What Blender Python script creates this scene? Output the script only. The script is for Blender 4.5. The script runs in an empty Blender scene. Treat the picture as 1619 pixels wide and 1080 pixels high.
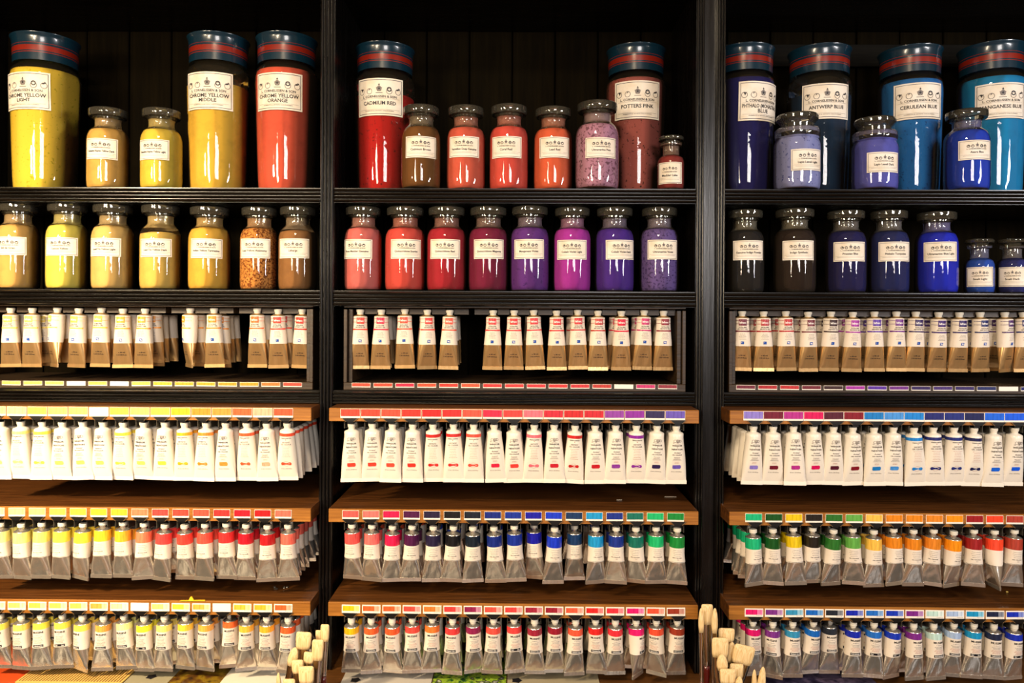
import bpy, bmesh, math, random
from mathutils import Vector, Matrix

# ---------------------------------------------------------------- camera, world, lights
rng = random.Random(7)
scene = bpy.context.scene
COL = scene.collection
FPX, CXP, HYP = 1200.0, 809.5, 500.0
CAM = Vector((0.0, -1.5, 0.0))
YAW, ROLL = math.radians(0.65), math.radians(0.28)
ROT = Matrix.Rotation(YAW, 3, 'Z') @ Matrix.Rotation(math.pi / 2, 3, 'X') @ Matrix.Rotation(ROLL, 3, 'Z')
cam_data = bpy.data.cameras.new('camera')
cam_data.sensor_width = 36.0
cam_data.sensor_fit = 'HORIZONTAL'
cam_data.lens = 36.0 * FPX / 1619.0
cam_data.shift_y = -(540.0 - HYP) / 1619.0
cam_data.clip_start = 0.02
cam = bpy.data.objects.new('camera', cam_data)
cam.matrix_world = Matrix.Translation(CAM) @ ROT.to_4x4()
COL.objects.link(cam)
scene.camera = cam

world = bpy.data.worlds.new('dim_shop')
scene.world = world
world.use_nodes = True
world.node_tree.nodes['Background'].inputs[0].default_value = (1.0, 0.80, 0.62, 1)
world.node_tree.nodes['Background'].inputs[1].default_value = 0.02

def area_light(name, loc, target, sx, sy, power, color, spread=180):
    d = bpy.data.lights.new(name, 'AREA')
    d.shape = 'RECTANGLE'; d.size = sx; d.size_y = sy
    d.energy = power; d.color = color; d.spread = math.radians(spread)
    o = bpy.data.objects.new(name, d)
    o.location = loc
    o.rotation_euler = (Vector(target) - Vector(loc)).to_track_quat('-Z', 'Z').to_euler()
    COL.objects.link(o)
    return o

# shop lamps on the left (warm, close to the left bay), window to the right, unseen fills added behind and overhead
area_light('lamp_left', (-1.30, -1.15, 0.42), (-0.90, 0.0, -0.50), 0.12, 0.14, 17.5, (1.0, 0.78, 0.50), 100)
area_light('window_left', (-1.15, -2.1, 0.42), (-0.1, 0.0, -0.1), 0.26, 0.56, 31.0, (1.0, 0.80, 0.56))
area_light('window_right', (1.75, -1.25, 0.34), (0.3, 0.0, 0.0), 0.16, 0.55, 18.0, (1.0, 0.96, 0.97))
area_light('far_fill', (0.75, -4.6, 0.66), (0.2, 0.0, -0.1), 1.1, 0.85, 88.0, (1.0, 0.93, 0.89))  # broad frontal fill added behind the camera, no known window
area_light('room_fill', (-0.4, -2.2, 1.45), (-0.4, -2.0, -1.0), 0.4, 0.4, 60.0, (1.0, 0.78, 0.52))  # added overhead light, brightens the unseen room that the foil reflects

scene.view_settings.view_transform = 'Standard'
scene.view_settings.look = 'None'
scene.view_settings.exposure = -0.25
scene.view_settings.gamma = 1.0
scene.view_settings.use_curve_mapping = False
try:
    scene.cycles.transparent_max_bounces = 24
    scene.cycles.max_bounces = 8
    scene.cycles.transmission_bounces = 8
    scene.cycles.glossy_bounces = 4
    scene.cycles.diffuse_bounces = 3
    scene.cycles.caustics_refractive = False
    scene.cycles.caustics_reflective = False
    scene.cycles.sample_clamp_indirect = 4.0
    scene.cycles.use_denoising = True
except Exception:
    pass

def at(px, py, Y):
    """point of the plane y = Y that the photograph shows at pixel (px, py)"""
    d = ROT @ Vector(((px - CXP) / FPX, -(py - HYP) / FPX, -1.0))
    t = (Y - CAM.y) / d.y
    return CAM + d * t

# ---------------------------------------------------------------- materials
def lin(c):
    return c / 12.92 if c <= 0.04045 else ((c + 0.055) / 1.055) ** 2.4
def rgb(h):
    return tuple(lin(int(h[i:i + 2], 16) / 255.0) for i in (0, 2, 4))

class NT:
    def __init__(s, name):
        s.m = bpy.data.materials.new(name); s.m.use_nodes = True
        s.t = s.m.node_tree
        s.b = s.t.nodes['Principled BSDF']; s.out = s.t.nodes['Material Output']
    def n(s, kind, **kw):
        x = s.t.nodes.new(kind)
        for k, v in kw.items():
            if k in x.inputs.keys(): x.inputs[k].default_value = v
            else: setattr(x, k, v)
        return x
    def l(s, a, b): s.t.links.new(a, b)

def setp(b, **kw):
    for k, v in kw.items():
        b.inputs[k.replace('_', ' ')].default_value = v

MATS = {}
def cached(key, fn):
    if key not in MATS: MATS[key] = fn()
    return MATS[key]

def m_plain(name, h, rough=0.5, metal=0.0, coat=0.0, spec=0.5):
    def f():
        x = NT(name); c = rgb(h)
        setp(x.b, Base_Color=(*c, 1), Roughness=rough, Metallic=metal)
        x.b.inputs['Coat Weight'].default_value = coat
        x.b.inputs['Coat Roughness'].default_value = 0.08
        x.b.inputs['Specular IOR Level'].default_value = spec
        return x.m
    return cached(('plain', name, h, rough, metal, coat), f)

def noise_colour(x, c1, c2, scale=(1, 1, 1), nscale=20, detail=4, lo=0.35, hi=0.65, coord='Object', rough=0.6):
    tc = x.n('ShaderNodeTexCoord'); mp = x.n('ShaderNodeMapping')
    mp.inputs['Scale'].default_value = scale
    nz = x.n('ShaderNodeTexNoise', Scale=nscale, Detail=detail, Roughness=rough)
    cr = x.n('ShaderNodeValToRGB')
    cr.color_ramp.elements[0].position = lo; cr.color_ramp.elements[1].position = hi
    cr.color_ramp.elements[0].color = (*c1, 1); cr.color_ramp.elements[1].color = (*c2, 1)
    x.l(tc.outputs[coord], mp.inputs['Vector']); x.l(mp.outputs[0], nz.inputs['Vector'])
    x.l(nz.outputs['Fac'], cr.inputs[0])
    return cr, nz, mp

def m_wood(name, dark, light, axis='x', rough=0.4, bump=0.15, nscale=14, spec=0.5):
    def f():
        x = NT(name)
        s = {'x': (0.6, 9, 14), 'z': (9, 9, 0.6)}[axis]
        cr, nz, mp = noise_colour(x, rgb(dark), rgb(light), s, nscale, 7, 0.3, 0.7)
        x.l(cr.outputs[0], x.b.inputs['Base Color'])
        rr = x.n('ShaderNodeMapRange'); x.l(nz.outputs['Fac'], rr.inputs[0])
        rr.inputs[3].default_value = rough - 0.1; rr.inputs[4].default_value = rough + 0.15
        x.l(rr.outputs[0], x.b.inputs['Roughness'])
        bp = x.n('ShaderNodeBump', Strength=bump, Distance=0.002)
        x.l(nz.outputs['Fac'], bp.inputs['Height']); x.l(bp.outputs[0], x.b.inputs['Normal'])
        x.b.inputs['Specular IOR Level'].default_value = spec
        return x.m
    return cached(('wood', name), f)

def m_pigment(h, spec=0, h2=None):
    """dry powder pigment pressed against the jar wall, with cracks or coarse grains"""
    def f():
        x = NT('pigment_' + h); c = rgb(h)
        if max(int(h[i:i + 2], 16) for i in (0, 2, 4)) > 0xce:
            c = tuple(v * .93 + .045 for v in c)      # powder scatter and veiling glass reflection put into bright colours
        d = rgb(h2) if h2 else tuple(v * 0.55 for v in c)
        if spec == 0:
            cr, nz, mp = noise_colour(x, tuple(v * 0.86 for v in c), c, (1, 1, 1), 28, 5, 0.36, 0.5)
            x.l(cr.outputs[0], x.b.inputs['Base Color'])
        else:
            lo, hi = {1: (0.33, 0.39), 2: (0.40, 0.46), 3: (0.44, 0.52)}[spec]
            cr, nz, mp = noise_colour(x, d, c, (1, 1, 1), {1: 150, 2: 190, 3: 260}[spec], 3, lo, hi)
            x.l(cr.outputs[0], x.b.inputs['Base Color'])
        setp(x.b, Roughness=0.85)
        x.b.inputs['Specular IOR Level'].default_value = 0.2
        bp = x.n('ShaderNodeBump', Strength=0.15, Distance=0.002)
        x.l(nz.outputs['Fac'], bp.inputs['Height']); x.l(bp.outputs[0], x.b.inputs['Normal'])
        return x.m
    return cached(('pig', h, spec, h2), f)

def m_glass_thin(dust_h='b8a890', dust=0.06):
    """thin blown glass wall: see-through with sharp Fresnel reflections and a film of pigment dust"""
    def f():
        x = NT('jar_glass_' + dust_h); x.t.nodes.remove(x.b)
        tr = x.n('ShaderNodeBsdfTransparent'); tr.inputs[0].default_value = (0.95, 0.97, 0.95, 1)
        gl = x.n('ShaderNodeBsdfGlossy'); gl.inputs['Roughness'].default_value = 0.035
        gl.inputs['Color'].default_value = (1, 1, 1, 1)
        df = x.n('ShaderNodeBsdfDiffuse'); df.inputs[0].default_value = (*rgb(dust_h), 1)
        fr = x.n('ShaderNodeFresnel', IOR=1.48)
        m1 = x.n('ShaderNodeMixShader'); m1.inputs[0].default_value = dust
        x.l(tr.outputs[0], m1.inputs[1]); x.l(df.outputs[0], m1.inputs[2])
        m2 = x.n('ShaderNodeMixShader')
        x.l(fr.outputs[0], m2.inputs[0]); x.l(m1.outputs[0], m2.inputs[1]); x.l(gl.outputs[0], m2.inputs[2])
        tc = x.n('ShaderNodeTexCoord'); nz = x.n('ShaderNodeTexNoise', Scale=35, Detail=2)
        bp = x.n('ShaderNodeBump', Strength=0.12, Distance=0.003)
        x.l(tc.outputs['Object'], nz.inputs['Vector']); x.l(nz.outputs['Fac'], bp.inputs['Height'])
        x.l(bp.outputs[0], gl.inputs['Normal'])
        x.l(m2.outputs[0], x.out.inputs[0])
        return x.m
    return cached(('glass', dust_h, dust), f)

def m_glass_solid(tint='f0f2e8', dust=0.05, dust_h='d0c8b0'):
    """thick pressed glass of stoppers"""
    def f():
        x = NT('stopper_glass_' + dust_h); x.t.nodes.remove(x.b)
        tr = x.n('ShaderNodeBsdfTransparent'); tr.inputs[0].default_value = (.93, .96, .92, 1)
        df = x.n('ShaderNodeBsdfDiffuse'); df.inputs[0].default_value = (*rgb(dust_h), 1)
        gl = x.n('ShaderNodeBsdfGlossy'); gl.inputs['Roughness'].default_value = .05
        lw = x.n('ShaderNodeFresnel', IOR=1.75)
        m0 = x.n('ShaderNodeMixShader'); m0.inputs[0].default_value = dust
        x.l(tr.outputs[0], m0.inputs[1]); x.l(df.outputs[0], m0.inputs[2])
        m1 = x.n('ShaderNodeMixShader'); x.l(lw.outputs[0], m1.inputs[0])
        x.l(m0.outputs[0], m1.inputs[1]); x.l(gl.outputs[0], m1.inputs[2])
        tc = x.n('ShaderNodeTexCoord'); nz = x.n('ShaderNodeTexNoise', Scale=60, Detail=2)
        bp = x.n('ShaderNodeBump', Strength=0.10, Distance=0.003)
        x.l(tc.outputs['Object'], nz.inputs['Vector']); x.l(nz.outputs['Fac'], bp.inputs['Height']); x.l(bp.outputs[0], gl.inputs['Normal'])
        x.l(m1.outputs[0], x.out.inputs[0])
        return x.m
    return cached(('gsolid', tint, dust, dust_h), f)

def m_foil(name, h, rough=0.33, metal=0.9, bump=0.35):
    def f():
        x = NT(name)
        c = rgb(h)
        cr, nz, mp = noise_colour(x, tuple(v * 0.88 for v in c), c, (60, 60, 12), 1.0, 4, 0.3, 0.6)
        x.l(cr.outputs[0], x.b.inputs['Base Color'])
        setp(x.b, Metallic=metal, Roughness=rough)
        n2 = x.n('ShaderNodeTexNoise', Scale=1.0, Detail=3)
        mp2 = x.n('ShaderNodeMapping'); mp2.inputs['Scale'].default_value = (260, 260, 60)
        tc = x.n('ShaderNodeTexCoord'); x.l(tc.outputs['Object'], mp2.inputs[0]); x.l(mp2.outputs[0], n2.inputs['Vector'])
        bp = x.n('ShaderNodeBump', Strength=bump, Distance=0.002)
        x.l(n2.outputs['Fac'], bp.inputs['Height']); x.l(bp.outputs[0], x.b.inputs['Normal'])
        return x.m
    return cached(('foil', name), f)

def m_paint(h, brush=True, rough=0.35):
    """paint brushed by hand on a band or a swatch card"""
    def f():
        x = NT('paint_' + h); c = rgb(h)
        if brush:
            cr, nz, mp = noise_colour(x, tuple(v * 0.72 for v in c), tuple(min(1, v * 1.05 + 0.005) for v in c), (420, 420, 30), 1.0, 2, 0.32, 0.55)
            x.l(cr.outputs[0], x.b.inputs['Base Color'])
        else:
            setp(x.b, Base_Color=(*c, 1))
        setp(x.b, Roughness=rough)
        return x.m
    return cached(('paint', h, brush, rough), f)

BLACKWOOD = m_wood('black_lacquered_wood', '050403', '100c08', 'x', 0.24, 0.08, 10, 0.4)
BLACKWOODV = m_wood('black_lacquered_upright', '050404', '0f0c0a', 'z', 0.24, 0.15, 10, 0.5)
BACKWOOD = m_wood('dark_back_planks', '070502', '140f06', 'z', 0.7, 0.3, 6, 0.02)
BOXWOOD = m_wood('dark_box_wood', '22170b', '3c2a15', 'x', 0.4, 0.2)
SHELFWOOD = m_wood('brown_display_wood', '3a200c', '6c4019', 'x', 0.34, 0.12)
SHELFEDGE = m_wood('golden_edge_wood', '784816', 'ac7028', 'x', 0.4, 0.1)
COUNTERWOOD = m_wood('counter_wood', '4a2c10', '74481c', 'x', 0.45, 0.1)
PAPER = m_plain('label_paper', 'e4d8c8', 0.65)
CARD = m_plain('white_card', 'efe8dc', 0.6)
INK = m_plain('black_ink', '15131a', 0.5)
NAVY = m_plain('navy_ink', '1c2040', 0.5)
GREYINK = m_plain('grey_ink', '77706c', 0.6)
REDINK = m_plain('red_brown_ink', 'b06a58', 0.6)
BLUEINK = m_plain('blue_emblem', '1c4fa8', 0.5)
WHITEINK = m_plain('white_print', 'f4f0ea', 0.5)
CAPM = m_plain('white_plastic_cap', 'ded8c8', 0.4)
WHITETUBE = m_plain('white_enamelled_tube', 'e6ded0', 0.38, 0.0, 0.15)
SILVER = m_foil('silver_foil', 'f0e8dc', 0.22, 0.88, 0.15)
GOLD = m_foil('gold_foil', 'dcb47c', 0.28, 0.78, 0.12)
TEAL = m_plain('teal_lacquer_tin', '0b2838', 0.24, 0.0, 0.4)
TINRED = m_plain('red_stripe_tin', '7e1e12', 0.27, 0.0, 0.4)
RAILM = m_plain('grey_channel', '4a463e', 0.4, 0.5)
BLACKPL = m_plain('black_clip_plastic', '080706', 0.4)
EDGEM = m_plain('clip_edge', '6a5232', 0.4)
BRISTLE = None

# ---------------------------------------------------------------- mesh helpers
def mesh_from(name, verts, faces, mats=(), fm=None, smooth=False):
    me = bpy.data.meshes.new(name)
    me.from_pydata([tuple(v) for v in verts], [], faces)
    for m in mats: me.materials.append(m)
    if fm: me.polygons.foreach_set('material_index', fm)
    if smooth: me.polygons.foreach_set('use_smooth', [True] * len(me.polygons))
    me.update()
    return me

def link(name, data, parent=None, loc=None, slots=None):
    o = bpy.data.objects.new(name, data)
    COL.objects.link(o)
    if parent: o.parent = parent
    if loc is not None: o.location = loc
    if slots:
        for i, m in slots.items():
            o.material_slots[i].link = 'OBJECT'; o.material_slots[i].material = m
    return o

def tag(o, label=None, cat=None, group=None, kind=None):
    if label: o['label'] = label
    if cat: o['category'] = cat
    if group: o['group'] = group
    if kind: o['kind'] = kind
    return o

def thing(name, loc, label, cat, group=None, rot=(0, 0, 0)):
    o = bpy.data.objects.new(name, None); COL.objects.link(o)
    o.empty_display_size = 0.02
    o.location = loc; o.rotation_euler = rot
    return tag(o, label, cat, group)

class MB:
    def __init__(s): s.v, s.f, s.m = [], [], []
    def box(s, x0, x1, y0, y1, z0, z1, m=0):
        b = len(s.v)
        s.v += [(x0, y0, z0), (x1, y0, z0), (x1, y1, z0), (x0, y1, z0), (x0, y0, z1), (x1, y0, z1), (x1, y1, z1), (x0, y1, z1)]
        for f in ((0, 3, 2, 1), (4, 5, 6, 7), (0, 1, 5, 4), (1, 2, 6, 5), (2, 3, 7, 6), (3, 0, 4, 7)):
            s.f.append(tuple(b + i for i in f)); s.m.append(m)
    def prism(s, pts, axis, a0, a1, m=0):
        """pts: closed 2-D outline; axis 'x' -> pts are (y, z), axis 'z' -> (x, y), axis 'y' -> (x, z)"""
        b = len(s.v); n = len(pts)
        for a in (a0, a1):
            for p, q in pts:
                s.v.append({'x': (a, p, q), 'z': (p, q, a), 'y': (p, a, q)}[axis])
        for i in range(n):
            j = (i + 1) % n
            s.f.append((b + i, b + j, b + n + j, b + n + i)); s.m.append(m)
        s.f.append(tuple(b + i for i in range(n))[::-1]); s.m.append(m)
        s.f.append(tuple(b + n + i for i in range(n))); s.m.append(m)
    def obj(s, name, mats, parent=None, loc=None, bevel=0, smooth=False):
        me = mesh_from(name, s.v, s.f, mats, s.m, smooth)
        bm = bmesh.new(); bm.from_mesh(me)
        bmesh.ops.recalc_face_normals(bm, faces=bm.faces)
        if bevel:
            bmesh.ops.bevel(bm, geom=bm.edges[:], offset=bevel, segments=1, affect='EDGES')
        bm.to_mesh(me); bm.free()
        return link(name, me, parent, loc)

def lathe(profile, seg=40, mats=(), pm=None, name='lathe', cap=True):
    """profile: list of (r, z); pm: material index per ring span"""
    v, f, m = [], [], []
    for r, z in profile:
        for k in range(seg):
            a = 2 * math.pi * k / seg
            v.append((r * math.cos(a), r * math.sin(a), z))
    n = len(profile)
    for i in range(n - 1):
        for k in range(seg):
            k2 = (k + 1) % seg
            f.append((i * seg + k, i * seg + k2, (i + 1) * seg + k2, (i + 1) * seg + k))
            m.append(pm[i] if pm else 0)
    if cap:
        f.append(tuple(range(seg))[::-1]); m.append(pm[0] if pm else 0)
        f.append(tuple((n - 1) * seg + k for k in range(seg))); m.append(pm[-1] if pm else 0)
    me = mesh_from(name, v, f, mats, m, True)
    return me

def set_sharp(me, ang=35):
    try:
        me.set_sharp_from_angle(angle=math.radians(ang))
    except Exception:
        pass
    return me

# ---------------------------------------------------------------- lettering
_TXT = {}
def text_polys(s):
    if s in _TXT: return _TXT[s]
    cu = bpy.data.curves.new('lettering', 'FONT'); cu.body = s; cu.size = 1.0; cu.resolution_u = 2
    cu.offset = 0.022
    o = bpy.data.objects.new('lettering_tmp', cu); COL.objects.link(o)
    dg = bpy.context.evaluated_depsgraph_get()
    me = bpy.data.meshes.new_from_object(o.evaluated_get(dg))
    vs = [(v.co.x, v.co.y) for v in me.vertices]
    fs = [tuple(p.vertices) for p in me.polygons]
    bpy.data.objects.remove(o); bpy.data.curves.remove(cu); bpy.data.meshes.remove(me)
    x0 = min(v[0] for v in vs); x1 = max(v[0] for v in vs)
    vs = [(x - (x0 + x1) / 2, y - 0.35) for x, y in vs]
    _TXT[s] = (vs, fs, x1 - x0)
    return _TXT[s]

class Print:
    """flat print in (u, z); mapped on to a surface afterwards"""
    def __init__(s): s.v, s.f, s.m = [], [], []
    def poly(s, pts, m=0):
        b = len(s.v); s.v += pts; s.f.append(tuple(range(b, b + len(pts)))); s.m.append(m)
    def rect(s, u0, u1, z0, z1, m=0, step=0.004):
        n = max(1, int(abs(u1 - u0) / step))
        k = max(1, int(abs(z1 - z0) / 0.008))
        for i in range(n):
            for j in range(k):
                a, b = u0 + (u1 - u0) * i / n, u0 + (u1 - u0) * (i + 1) / n
                c, d = z0 + (z1 - z0) * j / k, z0 + (z1 - z0) * (j + 1) / k
                s.poly([(a, c), (b, c), (b, d), (a, d)], m)
    def frame(s, u0, u1, z0, z1, w, m=0):
        s.rect(u0, u1, z0, z0 + w, m); s.rect(u0, u1, z1 - w, z1, m)
        s.rect(u0, u0 + w, z0 + w, z1 - w, m); s.rect(u1 - w, u1, z0 + w, z1 - w, m)
    def text(s, t, u, z, h, m=0, wmax=None, width=None):
        vs, fs, w = text_polys(t)
        k = h / 0.7; kx = k
        if width: kx = width / w
        elif wmax and w * k > wmax: kx = wmax / w
        b = len(s.v)
        s.v += [(u + x * kx, z + y * k) for x, y in vs]
        for f in fs: s.f.append(tuple(b + i for i in f)); s.m.append(m)
    def ring(s, u, z, r, w, m=0, n=12):
        b = len(s.v)
        for k in range(n):
            a = 2 * math.pi * k / n
            s.v.append((u + r * math.cos(a), z + r * math.sin(a)))
            s.v.append((u + (r - w) * math.cos(a), z + (r - w) * math.sin(a)))
        for k in range(n):
            j = (k + 1) % n
            s.f.append((b + 2 * k, b + 2 * j, b + 2 * j + 1, b + 2 * k + 1)); s.m.append(m)
    def star(s, u, z, r, r2, n, m=0, rot=0.0):
        s.poly([(u + (r if k % 2 == 0 else r2) * math.cos(rot + math.pi * k / n), z + (r if k % 2 == 0 else r2) * math.sin(rot + math.pi * k / n)) for k in range(2 * n)], m)
    def mesh(s, fn, mats, name='printing'):
        return mesh_from(name, [fn(u, z) for u, z in s.v], s.f, mats, s.m)

# ---------------------------------------------------------------- pigment jars
PROF = {
 'bottle': dict(
   body=[(.84, 0), (.91, .004), (.955, .025), (.985, .06), (1, .13), (1, .56), (.99, .63), (.95, .68), (.87, .725), (.74, .757), (.655, .775), (.625, .79), (.62, .86), (.66, .875), (.72, .885), (.72, .905)],
   stop=[(.56, .80), (.58, .90), (.86, .905), (.90, .925), (.905, .96), (.90, .99), (.84, 1.0), (.60, .985), (.10, .98)], fill=.735),
 'small': dict(
   body=[(.80, 0), (.90, .006), (.95, .04), (1, .10), (1, .48), (.98, .54), (.90, .60), (.76, .635), (.64, .655), (.61, .67), (.61, .82), (.66, .83), (.80, .84), (.83, .86), (.80, .89), (.60, .895)],
   stop=[(.52, .72), (.54, .90), (.56, .925), (.90, .935), (.94, .955), (.94, .98), (.88, 1.0), (.10, .985)], fill=.62),
 'apothecary': dict(
   body=[(.84, 0), (.94, .006), (.98, .04), (1, .10), (1, .56), (.985, .61), (.93, .645), (.90, .665), (.95, .69), (.96, .74), (.95, .785), (.90, .80), (.72, .80)],
   stop=[(.66, .74), (.68, .815), (.70, .86), (.80, .895), (.88, .92), (.89, .955), (.84, .98), (.60, .995), (.3, 1.0), (.05, 1.0)], fill=.685),
 'canister': dict(
   body=[(.80, 0), (.86, .004), (.885, .02), (.91, .10), (.95, .35), (.985, .60), (1, .70), (.998, .745), (.97, .778), (.91, .80), (.82, .815), (.76, .825), (.76, .92)],
   stop=None, fill=.775)}

def interp(prof, z):
    for (r0, z0), (r1, z1) in zip(prof, prof[1:]):
        if z0 <= z <= z1 and z1 > z0: return r0 + (r1 - r0) * (z - z0) / (z1 - z0)
    return prof[0][0]

def jar_print(big, name_lines, w, h):
    p = Print()
    e = 0.045 * w
    lw = 0.0009 if big else 0.0006
    p.frame(-w / 2 + e * .7, w / 2 - e * .7, -h / 2 + e * .7, h / 2 - e * .7, lw, 1)
    ze = h * (0.20 if big else 0.22)
    r = 0.062 * w if big else 0.045 * w
    gap = (0.205 if big else 0.125) * w
    for k in (-2, -1, 1, 2):
        u = k * gap * (0.95 if abs(k) == 2 else 1.0)
        p.ring(u, ze - .004 * (1 if big else .3), r, r * (0.18 if big else .35), 2 if big else 0, 14)
        if k == -2: p.star(u + r * .2, ze - .1 * r, r * .75, r * .3, 3, 0, 0.5)
        if k == -1: p.star(u, ze, r * .5, r * .22, 2, 2, 0.8)
        if k == 1: p.ring(u, ze, r * .8, r * .35, 0, 10)
        if k == 2: p.star(u - r * .1, ze, r * .8, r * .25, 2, 0, 0.3); p.star(u + r * .3, ze + r * .3, r * .4, r * .2, 3, 0)
    q = r * 1.25
    p.ring(0, ze + q * .1, q * .72, q * .22, 2, 10)
    p.star(0, ze + q * .15, q * .95, q * .42, 5, 2, math.pi / 2)
    p.star(0, ze + q * .15, q * .45, q * .2, 4, 0, 0)
    p.rect(-q * .9, q * .9, ze - q * 1.05, ze - q * .88, 2)
    p.star(0, ze + q * 1.15, q * .35, q * .15, 3, 0, math.pi / 2)
    p.text('L. CORNELISSEN & SON', 0, h * (0.005 if big else 0.045), h * (0.062 if big else 0.05), 0, width=w * (0.72 if big else 0.56))
    if big:
        p.rect(-w * .42, w * .42, -h * .055, -h * .050, 2)
        n = len(name_lines)
        for i, t in enumerate(name_lines):
            z = -h * (0.165 if n == 1 else 0.125 + .125 * i)
            vs, fs, tw = text_polys(t)
            p.text(t, 0, z, h * 0.095, 0, wmax=w * .86)
        p.rect(-w * .42, w * .42, -h * .345, -h * .340, 2)
        p.text('PIGMENTS & ARTISTS COLOURMEN', 0, -h * .375, h * .022, 2, width=w * .6)
    else:
        p.text(name_lines[0], 0, -h * .115, h * 0.10, 0, wmax=w * .80)
        p.rect(-w * .44, w * .44, -h * .25, -h * .243, 2)
        p.rect(-w * .38, w * .38, -h * .31, -h * .30, 2)
    return p

def make_jar(kind, xl, xr, ytop, ybase, zshelf, Yc, labx, laby, colour, names, label, group, spec=0, h2=None, fill=None, extra=None):
    big = kind == 'canister'
    ymid = ybase - (ybase - ytop) * 0.35
    a = at(xl, ymid, 0) - CAM; b = at(xr, ymid, 0) - CAM
    ta, tb = math.atan2(a.x, a.y), math.atan2(b.x, b.y)
    tc, half = (ta + tb) / 2, (tb - ta) / 2
    rho = (Yc - CAM.y) / math.cos(tc)
    R = rho * math.sin(half)
    cx = CAM.x + rho * math.sin(tc)
    P = PROF[kind]
    rl = R * (0.95 if big else 0.9)
    H = at((xl + xr) / 2, ytop, Yc - rl).z - zshelf
    t = thing('pigment_jar', (cx, Yc, zshelf), label, 'jar', group)
    body = [(r * R, z * H) for r, z in P['body']]
    # glass wall (outer and inner foot)
    dust = colour if kind != 'canister' else colour
    link('glass_body', set_sharp(lathe([(0.02 * R, 0.002)] + body, 44, [m_glass_thin('b4a488', 0.02)], cap=False, name='glass_body')), t)
    fl = fill or P['fill']
    # powder
    pf = [(r * .965, max(z, 0.0035)) for r, z in body if z / H < fl]
    pf = [(0.0005, 0.0035)] + pf
    rt = interp(P['body'], fl) * R * .965
    pf += [(rt, fl * H), (rt * .6, fl * H + .004), (0.0005, fl * H + .006)]
    pg = link('pigment', lathe(pf, 40, [m_pigment(colour, spec, h2)], cap=False, name='pigment'), t)
    # film of powder on the empty glass above the fill
    if not big:
        st = [(r * R, z * H) for r, z in P['stop']]
        link('glass_stopper', set_sharp(lathe(st, 40, [m_glass_solid()], name='glass_stopper'), 30), t)
        nk = [(r * R * .955, z * H) for r, z in P['body'] if fl + .02 < z < .885 and r < .99]
        if len(nk) > 1:
            lathe_m = lathe(nk, 36, [m_dust(colour)], cap=False, name='dust_film')
            link('dust_film', lathe_m, t)
    else:
        zb = .826
        S = [(.70, zb + .01), (.905, zb), (.91, zb + .046), (.911, zb + .051), (.913, zb + .058), (.916, zb + .092), (.917, zb + .104), (.918, zb + .107), (.93, .970), (.955, .985), (.98, .992), (.985, .997), (.97, 1.0), (.93, .99), (.05, .985)]
        pm = [0, 0, 1, 0, 1, 0, 1, 0, 0, 0, 0, 0, 0, 0]
        link('tin_lid', set_sharp(lathe([(r * R, z * H) for r, z in S], 48, [TEAL, TINRED], pm, 'tin_lid'), 40), t)
    # paper label
    w = (0.102 if big else 0.066) if kind != 'small' else 0.052
    zt = at(labx, laby[0], Yc - R).z - zshelf; zb_ = at(labx, laby[1], Yc - R).z - zshelf
    h = zt - zb_; zc = (zt + zb_) / 2
    pxc = (xl + xr) / 2; s = max(-.8, min(.8, (labx - pxc) / ((xr - xl) / 2)))
    al = math.asin(s)
    d = Vector((math.sin(tc), math.cos(tc))); v = -d; e = Vector((d.y, -d.x))
    nrm = v * math.cos(al) + e * math.sin(al)
    phi = math.atan2(nrm.y, nrm.x)
    tilt = rng.uniform(-.012, .012)
    def mp(off):
        def f(u, z):
            u2, z2 = u * math.cos(tilt) - z * math.sin(tilt), u * math.sin(tilt) + z * math.cos(tilt)
            rr = interp(P['body'], min(.76, (zc + z2) / H)) * R + off
            aa = phi + u2 / rr
            return (rr * math.cos(aa), rr * math.sin(aa), zc + z2)
        return f
    pp = Print(); pp.rect(-w / 2, w / 2, -h / 2, h / 2, 0, .003)
    lab = link('paper_label', pp.mesh(mp(.0008), [m_paper(0)], 'paper_label'), t)
    for pl in lab.data.polygons: pl.use_smooth = True
    link('lettering', jar_print(big, names, w, h).mesh(mp(.0012), [INK, NAVY, GREYINK], 'lettering'), lab)
    return t

def m_paper(k):
    def f():
        x = NT('label_paper_aged')
        cr, nz, mp = noise_colour(x, rgb('dccdb4'), rgb('ebe2d4'), (1, 1, 1), 30, 3, 0.3, 0.6)
        x.l(cr.outputs[0], x.b.inputs['Base Color']); setp(x.b, Roughness=0.6)
        return x.m
    return cached(('paper', k), f)

def m_dust(h):
    def f():
        x = NT('dust_film_' + h); x.t.nodes.remove(x.b)
        c = rgb(h); c = tuple(v * .55 + w * .45 for v, w in zip(c, rgb('c0b4a0')))
        tr = x.n('ShaderNodeBsdfTransparent')
        df = x.n('ShaderNodeBsdfDiffuse'); df.inputs[0].default_value = (*c, 1)
        tc = x.n('ShaderNodeTexCoord'); nz = x.n('ShaderNodeTexNoise', Scale=40, Detail=4)
        mr = x.n('ShaderNodeMapRange'); mr.inputs[1].default_value = .3; mr.inputs[2].default_value = .7
        mr.inputs[3].default_value = .32; mr.inputs[4].default_value = .6
        x.l(tc.outputs['Object'], nz.inputs['Vector']); x.l(nz.outputs['Fac'], mr.inputs[0])
        mx = x.n('ShaderNodeMixShader'); x.l(mr.outputs[0], mx.inputs[0]); x.l(tr.outputs[0], mx.inputs[1]); x.l(df.outputs[0], mx.inputs[2])
        x.l(mx.outputs[0], x.out.inputs[0])
        return x.m
    return cached(('dust', h), f)

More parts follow.
